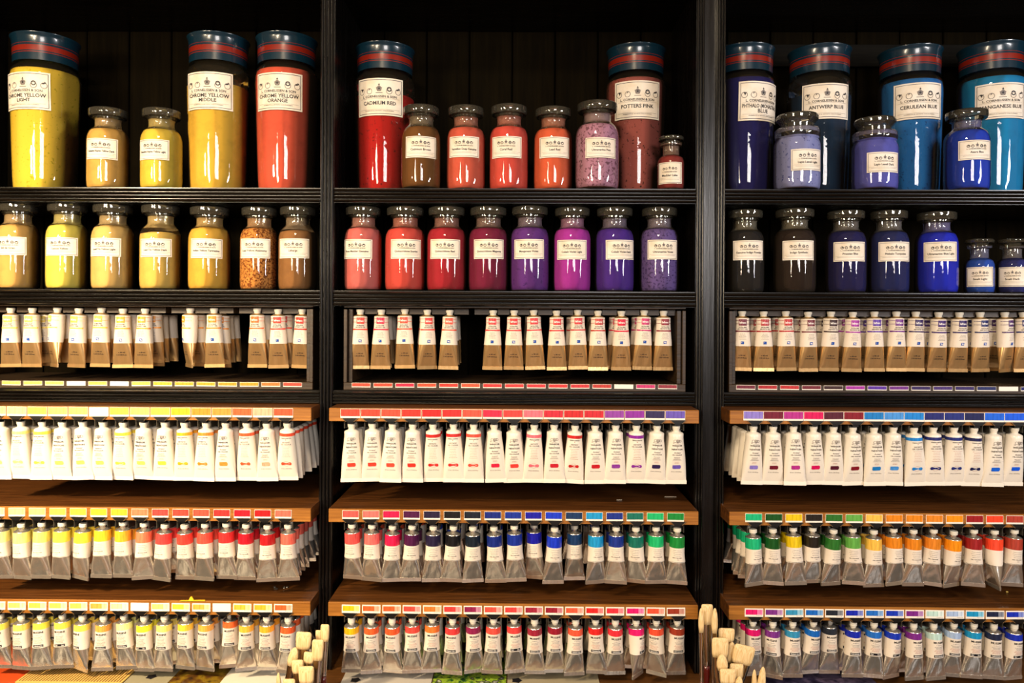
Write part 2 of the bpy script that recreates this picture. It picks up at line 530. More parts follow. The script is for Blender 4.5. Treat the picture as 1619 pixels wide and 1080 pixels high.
# ---------------------------------------------------------------- shelving
Z1 = at(815, 297.8, 0).z; Z1b = at(815, 321, 0).z
Z2 = at(815, 460.5, 0).z; Z2b = at(815, 485, 0).z
Z3 = at(815, 619, 0).z; Z3b = at(815, 641, 0).z
YF = -0.067
G = [(at(815, 647, YF).z, at(815, 668, YF).z), (at(815, 807, YF).z, at(815, 828, YF).z), (at(815, 955, YF).z, at(815, 977, YF).z)]
YB = 0.245
ZTOP, ZBOT = 0.655, -0.70
def X(px, Y=0.0, py=500): return at(px, py, Y).x
XL0, XL1 = -1.19, X(505.5)
XM0, XM1 = X(527.5), X(1099)
XR0, XR1 = X(1145.5), 1.25
BAYS = [('left', XL0, XL1), ('middle', XM0, XM1), ('right', XR0, XR1)]

# back wall of upright boards
wb = tag(bpy.data.objects.new('wall_back', mesh_from('wall_back', *(lambda b: (b.v, b.f))((lambda m: (m.box(-1.4, 1.4, YB + .016, YB + .03, ZBOT - .2, ZTOP + .1), m)[1])(MB())), [BACKWOOD])), kind='structure')
COL.objects.link(wb)
pw = 0.0985
x = -0.219 - pw * 12
pm_ = None
while x < 1.35:
    if pm_ is None:
        m = MB(); m.box(.0015, pw - .0015, 0, .016, ZBOT - .1, ZTOP)
        o = m.obj('plank', [BACKWOOD], wb, (x, YB, 0), bevel=.0015); pm_ = o.data
    else:
        link('plank', pm_, wb, (x, YB + rng.uniform(0, .002), 0))
    x += pw

def reeds_h(m, x0, x1, y, z0, z1, n):
    """n half-round reeds stacked between z0 and z1 on a front face at y"""
    hgt = (z1 - z0) / n
    for i in range(n):
        za, zb = z0 + hgt * i + hgt * .08, z0 + hgt * (i + 1) - hgt * .08
        pts = [(y + .002, za), (y - .0005, za)] + [(y - .0005 - .0055 * math.sin(math.pi * k / 6), za + (zb - za) * (1 - math.cos(math.pi * k / 6)) / 2) for k in range(1, 6)] + [(y - .0005, zb), (y + .002, zb)]
        m.prism(pts, 'x', x0, x1)

NAMES = {0: 'upper', 1: 'second', 2: 'third'}
for bay, x0, x1 in BAYS:
    for i, (za, zb) in enumerate([(Z1, Z1b), (Z2, Z2b), (Z3, Z3b)]):
        what = ['black shelf with reeded edge under the tall jars', 'black shelf with reeded edge under the second row of bottles', 'black reeded shelf below the framed tube box'][i]
        t = thing('bookcase_shelf', ((x0 + x1) / 2, 0, za), f'{what}, {bay} bay', 'shelf', 'black reeded shelves')
        w = (x1 - x0) / 2
        m = MB(); m.box(-w, w, .002, YB, zb - za, 0); m.obj('board', [BLACKWOOD], t)
        m = MB(); reeds_h(m, -w, w, .002, zb - za, -.0015, 4); m.obj('reeded_edge', [BLACKWOOD], t, smooth=False)
    
# the room behind the camera, seen only in reflections
def shell(name, box, mat):
    m = MB(); m.box(*box); o = m.obj(name, [mat]); tag(o, kind='structure'); return o
FLOORW = m_wood('shop_floor_wood', '5a3818', '8c5c2c', 'x', 0.35, 0.1)
PLASTER = m_plain('shop_wall_paint', 'a08c68', 0.8)
shell('floor', (-3.2, 3.2, -5.6, YB + .04, -1.45, -1.42), FLOORW)
shell('ceiling', (-3.2, 3.2, -5.6, YB + .04, 1.75, 1.78), PLASTER)
shell('wall_front', (-3.2, 3.2, -5.63, -5.6, -1.45, 1.78), PLASTER)
shell('wall_left', (-3.23, -3.2, -5.6, YB + .04, -1.45, 1.78), PLASTER)
shell('wall_right', (3.2, 3.23, -5.6, YB + .04, -1.45, 1.78), PLASTER)

# uprights with vertical reeds
def upright(px0, px1, n, label, xa=None, xb=None, seen=True):
    a = X(px0) if xa is None else xa; b = X(px1) if xb is None else xb
    t = thing('bookcase_upright', ((a + b) / 2, 0, ZBOT), label, 'upright', 'black reeded uprights')
    w = (b - a) / 2; hh = ZTOP - ZBOT
    m = MB(); m.box(-w, w, .0, YB, 0, hh); m.obj('side_panel', [BLACKWOODV], t)
    m = MB(); s = 2 * w / n
    for i in range(n):
        c0, c1 = -w + s * i + s * .06, -w + s * (i + 1) - s * .06
        pts = [(c0, .001)] + [(c0 + (c1 - c0) * (1 - math.cos(math.pi * k / 6)) / 2, -.0045 * math.sin(math.pi * k / 6)) for k in range(0, 7)] + [(c1, .001)]
        m.prism(pts, 'z', 0, hh)
    m.obj('reeded_face', [BLACKWOODV], t)
upright(505.5, 527.5, 4, 'black reeded upright between the yellow bay and the red bay')
upright(1099, 1112, 3, 'black reeded upright on the right edge of the red bay')
upright(1132.5, 1145.5, 3, 'black reeded upright on the left edge of the blue bay')
t = thing('filler_panel', (X(1122), .012, ZBOT), 'flat black panel recessed between the two right hand reeded uprights', 'panel')
m = MB(); w = (X(1132.5) - X(1112)) / 2; m.box(-w, w, 0, YB - .02, 0, ZTOP - ZBOT); m.obj('board', [BLACKWOODV], t)
upright(0, 0, 3, 'black upright at the far left edge of the bookcase', XL0 - .03, XL0)
upright(0, 0, 3, 'black upright at the far right edge of the bookcase', XR1, XR1 + .03)
t = thing('bookcase_shelf', (0, 0, ZTOP), 'black topmost board running across all three bays', 'shelf')
m = MB(); m.box(-1.3, 1.35, -.005, YB, 0, .035); m.obj('board', [BLACKWOOD], t)
# batten on back of the right bay
b0, b1 = at(1226, 73, YB), at(1512, 108, YB)
m = MB(); m.box(XR0, XR1, -.012, 0, b1.z, at(1226, 73, YB).z)
tag(m.obj('back_batten', [m_wood('grey_batten', '0e0d0b', '181612', 'x', .7, .2, 14, .05)], None, (0, YB, 0), bevel=.001), 'grey wooden batten across the back boards behind the blue canisters', 'batten')

# ---------------------------------------------------------------- jar rows
YJ = {'canister': .10, 'bottle': .055, 'small': .05, 'apothecary': .04}
JARS1 = [
 ('canister', 12, 129, 48, 36, (113, 172), 'f2c400', ['CHROME YELLOW', 'LIGHT'], 'tall canister of bright yellow pigment, leftmost on the top shelf', 1, .10, 'c8a818', None),
 ('bottle', 135, 206, 167, 158, (218, 251), 'e0a43c', ['Genuine Naples Yellow Dark'], 'stoppered bottle of ochre yellow pigment beside the leftmost tall canister', 0, .05, None, None),
 ('bottle', 220, 290, 168, 240, (220, 252), 'ecc21c', ['Genuine Naples Yellow Light'], 'stoppered bottle of clear yellow pigment on the top shelf, left bay', 0, .05, None, None),
 ('canister', 293, 396, 48, 327, (113, 172), 'eeb408', ['CHROME YELLOW', 'MIDDLE'], 'tall canister of golden yellow pigment with dusty olive glass at its top', 0, .10, None, .68),
 ('canister', 402, 503, 48, 438, (114, 173), 'e44414', ['CHROME YELLOW', 'ORANGE'], 'tall canister of orange red pigment beside the first upright', 0, .10, None, None),
 ('canister', 560, 656, 64, 599, (123, 182), 'b81010', ['CADMIUM RED'], 'tall canister of deep red pigment at the left of the middle bay', 1, .12, '5a0606', .66),
 ('bottle', 634, 697, 163, 665, (215, 249), '74461c', ['Cadmium Brown'], 'stoppered bottle of brown pigment in front of the deep red canister', 0, .03, None, None),
 ('bottle', 705, 768, 164, 733, (215, 248), 'e04a28', ['Vermilion Deep Genuine'], 'stoppered bottle of vermilion pigment right of the brown bottle', 0, .05, None, None),
 ('bottle', 773, 836, 162, 800, (215, 249), 'e63620', ['Coral Red'], 'stoppered bottle of coral red pigment at the centre of the top shelf', 0, .05, None, None),
 ('bottle', 843, 906, 166, 877, (216, 249), 'ee5210', ['Lead Red'], 'stoppered bottle of bright orange pigment on the top shelf, middle bay', 0, .05, None, None),
 ('bottle', 909, 979, 156, 951, (217, 249), 'c488a4', ['Ultramarine Pink'], 'stoppered bottle of speckled lilac pink pigment on the top shelf', 2, .03, '7c4c60', None),
 ('canister', 957, 1053, 66, 1008, (127, 187), 'a0504a', ['POTTERS PINK'], 'tall canister of dull pink pigment at the right of the middle bay', 1, .14, '3c1818', None),
 ('small', 1039, 1083, 213, 1059, (256, 290), '8c2c2c', ['Madder Lake'], 'small stoppered bottle of dark rose pigment beside the dull pink canister', 0, .03, None, None),
 ('canister', 1128, 1226, 66, 1206, (128, 190), '0a0c58', ['PHTHALO (MONASTRAL)', 'BLUE'], 'tall canister of very dark blue pigment beside the right uprights', 0, .11, None, None),
 ('canister', 1243, 1348, 67, 1308, (131, 187), '062a48', ['ANTWERP BLUE'], 'tall canister of blackish teal pigment behind a pale lavender jar', 0, .15, None, .68),
 ('apothecary', 1222, 1299, 172, 1278, (235, 269), '8c90d0', ['Lapis Lazuli Light'], 'round lidded jar of pale lavender pigment before the blackish teal canister', 1, .03, '5058a0', None),
 ('canister', 1385, 1493, 68, 1455, (130, 187), '1a6cb8', ['CERULEAN BLUE'], 'tall canister of mid blue pigment, third canister in the right bay', 1, .15, '104a88', None),
 ('apothecary', 1345, 1422, 179, 1399, (240, 272), '5c5ec0', ['Lapis Lazuli Dark'], 'round lidded jar of violet blue pigment between mid blue and teal canisters', 0, .03, None, None),
 ('bottle', 1490, 1567, 169, 1545, (221, 252), '0e3cc0', ['Azure Blue'], 'stoppered bottle of strong blue pigment on the top shelf, right bay', 0, .03, None, None),
 ('canister', 1510, 1625, 62, 1586, (130, 186), '0284c0', ['MANGANESE BLUE'], 'tall canister of turquoise blue pigment at the far right', 0, .15, None, None),
]
for k, xl, xr, yt, lx, ly, c, nm, lab, sp, Yc, h2, fill in JARS1:
    make_jar(k, xl, xr, yt, 298, Z1, Yc, lx, ly, c, nm, lab, 'pigment jars on the top shelf', sp, h2, fill)

JARS2 = [
 ('bottle', -9, 65, 319, 12, (374, 403), 'd8a044', ['Stil de Grain'], 'bottle of sandy ochre pigment, leftmost on the second shelf', 0, None, None),
 ('bottle', 70, 142, 319, 94, (375, 404), 'ead044', ['Lemon Yellow'], 'bottle of lemon yellow pigment, second on the second shelf', 0, None, None),
 ('bottle', 142, 214, 321, 163, (376, 405), 'e6b45c', ['Lead Tin Yellow Light'], 'bottle of pale apricot pigment, third on the second shelf', 0, None, None),
 ('bottle', 219, 288, 322, 244, (377, 406), 'e8b848', ['Lead Tin Yellow Dark'], 'bottle of buff yellow powder heaped slantwise below its shoulder', 0, None, .66),
 ('bottle', 296, 366, 325, 325, (377, 408), 'eaac18', ['Indian Yellow Tartrazine'], 'bottle of warm golden yellow pigment on the second shelf, left bay', 0, None, None),
 ('bottle', 378, 441, 326, 401, (377, 408), 'd88418', ['Lead Yellow Antimony'], 'bottle of orange grains speckled dark brown on the second shelf', 3, '7c3a08', None),
 ('bottle', 439, 502, 325, 463, (377, 408), '966438', ['Litharge'], 'bottle of dull tan brown pigment beside the first upright', 0, None, .70),
 ('bottle', 543, 605, 325, 563, (378, 409), 'e0605c', ['Rose Madder Genuine'], 'bottle of salmon pink pigment, first on the middle bay second shelf', 0, None, None),
 ('bottle', 608, 673, 325, 642, (378, 409), 'e03020', ['Quinacridone Scarlet'], 'bottle of scarlet pigment, second on the middle bay second shelf', 0, None, None),
 ('bottle', 674, 738, 325, 703, (378, 409), 'b01c30', ['Quinacridone Red'], 'bottle of crimson pigment, third on the middle bay second shelf', 0, None, None),
 ('bottle', 740, 804, 325, 773, (378, 409), '7c0c3c', ['Quinacridone Magenta'], 'bottle of dark magenta pigment, fourth on the middle bay second shelf', 0, None, None),
 ('bottle', 806, 869, 324, 836, (378, 409), '642c88', ['Manganese Violet'], 'bottle of mottled violet pigment, fifth on the middle bay second shelf', 1, '42186a', None),
 ('bottle', 874, 935, 326, 904, (379, 410), 'b430a8', ['Cobalt Violet Light'], 'bottle of bright pinkish violet pigment on the middle bay second shelf', 0, None, None),
 ('bottle', 940, 1003, 326, 983, (379, 410), '482090', ['Cobalt Violet Dark'], 'bottle of deep blue violet pigment, seventh on the middle bay second shelf', 0, None, None),
 ('bottle', 1011, 1074, 326, 1049, (379, 410), '6c5498', ['Ultramarine Violet'], 'bottle of grainy greyish violet pigment, last on middle bay second shelf', 2, '44306c', None),
 ('bottle', 1146, 1209, 330, 1185, (380, 411), '0a0c16', ['Genuine Indigo Powder'], 'bottle of bluish black pigment, first on the right bay second shelf', 0, None, None),
 ('bottle', 1222, 1291, 328, 1264, (380, 411), '1c0c0c', ['Indigo Synthetic'], 'bottle of brownish black pigment, second on the right bay second shelf', 0, None, None),
 ('bottle', 1304, 1371, 331, 1345, (382, 413), '060a50', ['Prussian Blue'], 'bottle of midnight blue pigment, third on the right bay second shelf', 0, None, None),
 ('bottle', 1372, 1439, 331, 1417, (382, 413), '0a1c5c', ['Phthalo Turquoise'], 'bottle of navy pigment, fourth on the right bay second shelf', 0, None, None),
 ('bottle', 1445, 1517, 333, 1489, (382, 413), '0a24c8', ['Ultramarine Blue Light'], 'bottle of vivid ultramarine pigment on the second shelf, right bay', 0, None, None),
 ('small', 1523, 1574, 377, 1550, (422, 453), '1c4cb4', ['Smalt Light'], 'small bottle of medium blue pigment right of the ultramarine bottle', 0, None, None),
 ('small', 1574, 1627, 377, 1601, (422, 453), '1a2470', ['Smalt Dark'], 'small bottle of dark blue pigment at the right edge, second shelf', 0, None, None),
]
for k, xl, xr, yt, lx, ly, c, nm, lab, sp, h2, fill in JARS2:
    make_jar(k, xl, xr, yt, 460, Z2, .05, lx, ly, c, nm, lab, 'pigment bottles on the second shelf', sp, h2, fill)

# ---------------------------------------------------------------- paint tubes
class Tube:
    """flattening tube: circle of radius r at the shoulder (z=0), flat crimp at z=-L"""
    def __init__(s, r, L, pw=1.35, seed=0, wob=0.0004, t0=.45):
        s.r, s.L, s.pw, s.wob = r, L, pw, wob; s.t0 = t0 + random.Random(seed + 99).uniform(-.05, .05)
        q = random.Random(seed); s.ph = [q.uniform(0, 6.28) for _ in range(6)]; s.k = q.uniform(.6, 1.4)
    def ab(s, t):
        b = s.r * max(0.0, 1 - t ** s.pw) + .0009
        b = min(b, s.r)
        a = math.sqrt(max(0, 2 * s.r ** 2 - b ** 2)) * (1 + .03 * (1 - b / s.r))
        return a, b
    def pt(s, t, ang, off=0.0):
        a, b = s.ab(t)
        c, sn = math.cos(ang), math.sin(ang)
        be = s.r * max(0.0, 1 - t ** 3.4) + .0009          # round section
        bp = s.r * min(1.0, 1 - (t - s.t0) / (1 - s.t0)) + .0009   # flattening plane
        foil = min(1.0, max(0.0, (t - .5) * 2))
        x = (a + off) * c
        ye = (be + off) * abs(sn) ** (1 - .2 * t)
        y = min(ye, bp + off + .0024 * c * c * foil)
        w = s.wob * foil * (math.sin(7 * c + s.ph[0] + 9 * t) + .6 * math.sin(15 * c + s.ph[1] - 14 * t) + .5 * math.sin(3 * c + s.ph[2] + 25 * t))
        if bp > .002: y += w * (1 - t * .6)
        y = max(y, .0008)
        return (x, y * (1 if sn >= 0 else -1), -s.L * t)
    def wrap(s, t0, t1, off, n=22, rows=6, mats=(), name='wrap', curve=0.0):
        v, f = [], []
        for i in range(rows + 1):
            t = t0 + (t1 - t0) * i / rows
            for k in range(n): v.append(s.pt(t, 2 * math.pi * k / n, off))
        for i in range(rows):
            for k in range(n):
                j = (k + 1) % n
                f.append((i * n + k, (i + 1) * n + k, (i + 1) * n + j, i * n + j))
        return mesh_from(name, v, f, mats, None, True)
    def body(s, mats, t0=0.0, n=28, rows=20, crimp=.006):
        v, f = [], []
        prof = []
        # shoulder: neck, cone, rim
        rn = .0052
        for r, z in ((rn, .0065), (rn, .0045), (s.r * .93, .0012), (s.r, 0.0)):
            prof.append([(r * math.cos(2 * math.pi * k / n), r * math.sin(2 * math.pi * k / n), z) for k in range(n)])
        for i in range(1, rows + 1):
            t = i / rows
            prof.append([s.pt(t, 2 * math.pi * k / n) for k in range(n)])
        for ring in prof: v += ring
        for i in range(len(prof) - 1):
            for k in range(n):
                j = (k + 1) % n
                f.append((i * n + k, (i + 1) * n + k, (i + 1) * n + j, i * n + j))
        f.append(tuple(range(n)))
        # folded crimp strip
        a, b = s.ab(1.0)
        bx = len(v); th = .0014
        for z in (-s.L - crimp, -s.L + .0008):
            for x_, y_ in ((-a - .0004, -th), (a + .0004, -th), (a + .0004, th), (-a - .0004, th)):
                v.append((x_, y_, z))
        for q in ((0, 3, 2, 1), (4, 5, 6, 7), (0, 1, 5, 4), (1, 2, 6, 5), (2, 3, 7, 6), (3, 0, 4, 7)):
            f.append(tuple(bx + i for i in q))
        me = mesh_from('tube_body', v, f, mats, None, True)
        return set_sharp(me, 40)
    def mapper(s, off):
        def fn(u, z):
            t = min(1, max(0, -z / s.L)); a, b = s.ab(t)
            c = max(-.999, min(.999, u / (a + off)))
            ang = -math.acos(c)
            p = s.pt(t, ang, off)
            return (u, p[1], z)
        return fn

def cap_mesh(kind):
    if kind == 'flared': prof = [(.0052, .002), (.0062, .0025), (.0064, .0075), (.0078, .010), (.0080, .0135), (.0072, .0142), (.001, .0142)]
    elif kind == 'tee': prof = [(.0045, .002), (.0050, .003), (.0050, .0075), (.0076, .0085), (.0078, .0140), (.0070, .0148), (.001, .0148)]
    else: prof = [(.0050, .002), (.0056, .003), (.0058, .006), (.0072, .0072), (.0074, .0150), (.0066, .0156), (.001, .0156)]
    return set_sharp(lathe(prof, 18, [CAPM], name='cap'), 30)
CAPS = {k: cap_mesh(k) for k in ('flared', 'tee', 'square')}

def lines(p, z0, z1, n, w, m=0, th=.0006, seed=1):
    q = random.Random(seed)
    for i in range(n):
        z = z0 + (z1 - z0) * i / max(1, n - 1); ww = w * q.uniform(.6, 1)
        u = -ww / 2
        while u < ww / 2:
            l = q.uniform(.0012, .0035); e = min(u + l, ww / 2)
            p.rect(u, e, z - th / 2, z + th / 2, m); u = e + .0006

# --- kind 1: white tubes with a painted patch ('griffin') and with a coloured top band ('banded')
TW = [Tube(.0140, .0905, 1.25, k, .0002) for k in range(3)]
def print_griffin():
    p = Print()
    # griffin emblem, drawn as a wing, a curled tail and a body
    for k in range(5): p.rect(-.0015 + k * .0014, -.0009 + k * .0014, -.0165 + k * .0004, -.009 - k * .0002, 2)
    p.ring(-.0042, -.0125, .0028, .0006, 2, 10); p.ring(.0052, -.0125, .0026, .0006, 2, 10)
    p.star(.0005, -.0150, .0024, .001, 4, 2, .4); p.ring(-.0068, -.0160, .0013, .0005, 2, 8)
    p.rect(-.005, .006, -.0180, -.0176, 2)
    p.text('WINSOR', 0, -.0212, .0029, 0, width=.019)
    p.text('&', 0, -.0246, .0015, 0)
    p.text('NEWTON', 0, -.0282, .0029, 0, width=.020)
    p.text("Artists'", .0005, -.0345, .0026, 2, width=.0125)
    p.text('OIL COLOUR', 0, -.0388, .0019, 0, width=.0185)
    lines(p, -.0435, -.0490, 4, .017, 2, .0006, 3)
    lines(p, -.0530, -.0548, 2, .011, 3, .0005, 4)
    # hand painted patch
    p.poly([(-.0078, -.0590), (.0060, -.0586), (.0078, -.0600), (.0080, -.0640), (.0062, -.0662), (-.0060, -.0664), (-.0078, -.0652)], 1)
    p.text('37 ml e 1.25 US fl.oz.', 0, -.0720, .0016, 2, width=.020)
    return p
def print_banded():
    p = Print()
    p.text('WINSOR & NEWTON', 0, -.0125, .0019, 0, width=.0185)
    p.star(0, -.0155, .0012, .0006, 4, 3)
    p.text("ARTISTS'", 0, -.0205, .0026, 2, width=.0145)
    p.text('OIL COLOUR', 0, -.0245, .0027, 2, width=.0195)
    lines(p, -.0290, -.0480, 7, .019, 3, .0005, 5)
    p.ring(0, -.0625, .0052, .0003, 3, 16)
    # bow-tie plaque
    p.poly([(-.0100, -.0625), (-.0085, -.0597), (-.006, -.0595), (-.0030, -.0608), (.0030, -.0608), (.006, -.0595), (.0085, -.0597), (.0100, -.0625),
            (.0085, -.0653), (.006, -.0655), (.0030, -.0642), (-.0030, -.0642), (-.006, -.0655), (-.0085, -.0653)], 1)
    p.text('PERMANENCE', 0, -.0625, .0012, 4, width=.013)
    p.text('37 ml e 1.25 US fl.oz.', 0, -.0725, .0016, 2, width=.020)
    return p
def print_foil_label(t_seed):      # white paper label of the silver tubes in the middle hanging row
    p = Print()
    lines(p, -.0245, -.0345, 4, .020, 2, .0006, 7)
    p.text('OIL COLOUR', 0, -.0385, .0016, 0, width=.017)
    p.text('40 ml', .002, -.0420, .0012, 2)
    p.rect(-.0150, .0150, -.0475, -.0470, 0, .002)
    return p
def print_mussini():
    p = Print()
    p.text('MUSSINI', 0, -.0168, .0036, 0, width=.0180)
    p.text('S', -.001, -.0215, .0016, 2); lines(p, -.0217, -.0217, 1, .014, 2, .0006, 9)
    lines(p, -.0250, -.0285, 3, .019, 2, .0006, 10)
    lines(p, -.0310, -.0370, 4, .019, 3, .0006, 12)
    p.rect(-.0092, .0092, -.0446, -.0400, 0, .002)
    p.text('Schmincke', 0, -.0423, .0026, 4, width=.0155)
    return p
def print_gold():
    p = Print()
    p.rect(-.0145, -.0070, -.0048, -.0040, 1, .002); p.rect(-.0145, -.0070, -.0118, -.0110, 1, .002)
    p.rect(.0070, .0145, -.0048, -.0040, 1, .002); p.rect(.0070, .0145, -.0118, -.0110, 1, .002)
    p.rect(-.0078, .0078, -.0150, -.0022, 1, .002)
    p.rect(-.0150, .0150, -.0275, -.0248, 1, .0015)
    p.text('lefranc', 0, -.0088, .0040, 2, width=.0125)
    p.text('EXTRA-FINE', 0, -.0182, .0023, 0, width=.0150)
    p.text("ARTISTS' OIL", 0, -.0218, .0023, 0, width=.0195)
    lines(p, -.0315, -.0420, 5, .016, 3, .0006, 14)
    p.rect(-.0030, .0030, -.0520, -.0465, 4, .003)
    p.star(-.0005, -.0490, .0020, .0008, 3, 2, .6); p.ring(.0013, -.0497, .0013, .0005, 2, 8)
    return p
def print_gold_foil():
    p = Print()
    p.text('e 40 ml', 0, -.0745, .0022, 0, width=.0125)
    p.text('1.35 US fl.oz.', 0, -.0795, .0022, 0, width=.0195)
    return p

KINDS = {}
def tube_kind(name, tubes, cap, parts):
    KINDS[name] = (tubes, cap, parts)

# each part: (object name, list of meshes per variant, dict of object-level colour slots, parent part or None)
PG, PB = print_griffin(), print_banded()
CM = CARD
tube_kind('griffin', TW, 'flared', [
    ('tube_body', [t.body([WHITETUBE]) for t in TW], {}, None),
    ('printing', [PG.mesh(t.mapper(.0005), [INK, CM, GREYINK, REDINK]) for t in TW], {1: 'colour'}, 'tube_body')])
tube_kind('banded', TW, 'flared', [
    ('tube_body', [t.body([WHITETUBE]) for t in TW], {}, None),
    ('colour_band', [t.wrap(.035, .10, .0004, 22, 3, [CM], 'colour_band') for t in TW], {0: 'colour'}, None),
    ('printing', [PB.mesh(t.mapper(.0006), [INK, CM, GREYINK, REDINK, WHITEINK]) for t in TW], {1: 'colour'}, 'tube_body')])
TS = [Tube(.0140, .0865, 2.8, 20 + k, .0010) for k in range(4)]
tube_kind('painted', TS, 'tee', [
    ('tube_body', [t.body([SILVER]) for t in TS], {}, None),
    ('colour_band', [t.wrap(.0, .235, .00045, 22, 5, [CM], 'colour_band') for t in TS], {0: 'colour'}, None),
    ('paper_label', [t.wrap(.235, .56, .0004, 22, 6, [PAPER], 'paper_label') for t in TS], {}, None),
    ('printing', [print_foil_label(0).mesh(t.mapper(.0008), [INK, CM, GREYINK]) for t in TS], {}, 'paper_label')])
TM = [Tube(.0136, .0855, 2.6, 40 + k, .0012) for k in range(4)]
tube_kind('ringed', TM, 'square', [
    ('tube_body', [t.body([SILVER]) for t in TM], {}, None),
    ('colour_band', [t.wrap(.0, .14, .00045, 22, 4, [CM], 'colour_band') for t in TM], {0: 'colour'}, None),
    ('paper_label', [t.wrap(.14, .545, .0004, 22, 7, [PAPER], 'paper_label') for t in TM], {}, None),
    ('printing', [print_mussini().mesh(t.mapper(.0008), [INK, CM, GREYINK, REDINK, WHITEINK]) for t in TM], {}, 'paper_label')])
TG = [Tube(.0136, .1000, 1.5, 60 + k, .0006) for k in range(4)]
tube_kind('gold', TG, 'flared', [
    ('tube_body', [t.body([GOLD]) for t in TG], {}, None),
    ('paper_label', [t.wrap(.0, .56, .0004, 22, 8, [PAPER], 'paper_label') for t in TG], {}, None),
    ('printing', [print_gold().mesh(t.mapper(.0009), [INK, CM, WHITEINK, GREYINK, BLUEINK]) for t in TG], {1: 'colour'}, 'paper_label'),
    ('foil_lettering', [print_gold_foil().mesh(t.mapper(.0007), [INK]) for t in TG], {}, 'tube_body')])

PROTO = {}
def make_tube(kind, var, colour, loc, rot, label, group):
    tubes, cap, parts = KINDS[kind]
    var %= len(tubes)
    t = thing('paint_tube', loc, label, 'tube', group, rot)
    cm = m_paint(colour)
    made = {}
    for nm, meshes, slots, par in parts:
        made[nm] = link(nm, meshes[var], made.get(par, t), None, {i: cm for i in slots})
    link('cap', CAPS[cap], t)
    return t

HUES = [('lemon', 'f0ee60'), ('bright yellow', 'ffe010'), ('golden yellow', 'f8c030'), ('amber', 'f0a030'), ('ochre', 'e08818'), ('orange', 'f87830'), ('coral', 'f05840'), ('salmon', 'f5a890'),
        ('pink', 'f07080'), ('scarlet', 'e03028'), ('crimson', 'c01828'), ('dark red', '801020'), ('maroon', '501028'), ('brick red', 'b04030'), ('rose', 'e01870'), ('magenta', 'b02090'), ('violet', '803090'),
        ('lilac', '8878c8'), ('plum', '4a1040'), ('dark violet', '301860'), ('black', '0a0a14'), ('navy', '101850'), ('dark blue', '103088'), ('ultramarine', '1030c0'), ('blue', '1068d0'),
        ('sky blue', '4890d8'), ('turquoise', '1898c8'), ('pale blue', 'a8c0e0'), ('pale mint', 'c0e0d8'), ('slate', '0a3050'), ('sea green', '087060'), ('emerald', '18b870'), ('green', '108838'),
        ('dark green', '085018'), ('leaf green', '60a848'), ('dark brown', '201810'), ('brown', '903018'), ('white', 'f0ece0')]
def hue(h):
    c = [int(h[i:i + 2], 16) for i in (0, 2, 4)]
    return min(HUES, key=lambda q: sum((a - b) ** 2 for a, b in zip(c, [int(q[1][i:i + 2], 16) for i in (0, 2, 4)])))[0]
ORD = ['first', 'second', 'third', 'fourth', 'fifth', 'sixth', 'seventh', 'eighth', 'ninth', 'tenth', 'eleventh', 'twelfth', 'thirteenth', 'fourteenth', 'fifteenth', 'sixteenth', 'seventeenth']
DESC = {'griffin': 'white tube with {} patch', 'banded': 'white tube with {} top band', 'painted': 'silver tube with deep {} band',
        'ringed': 'silver tube with narrow {} band', 'gold': 'gold tube with {} square'}

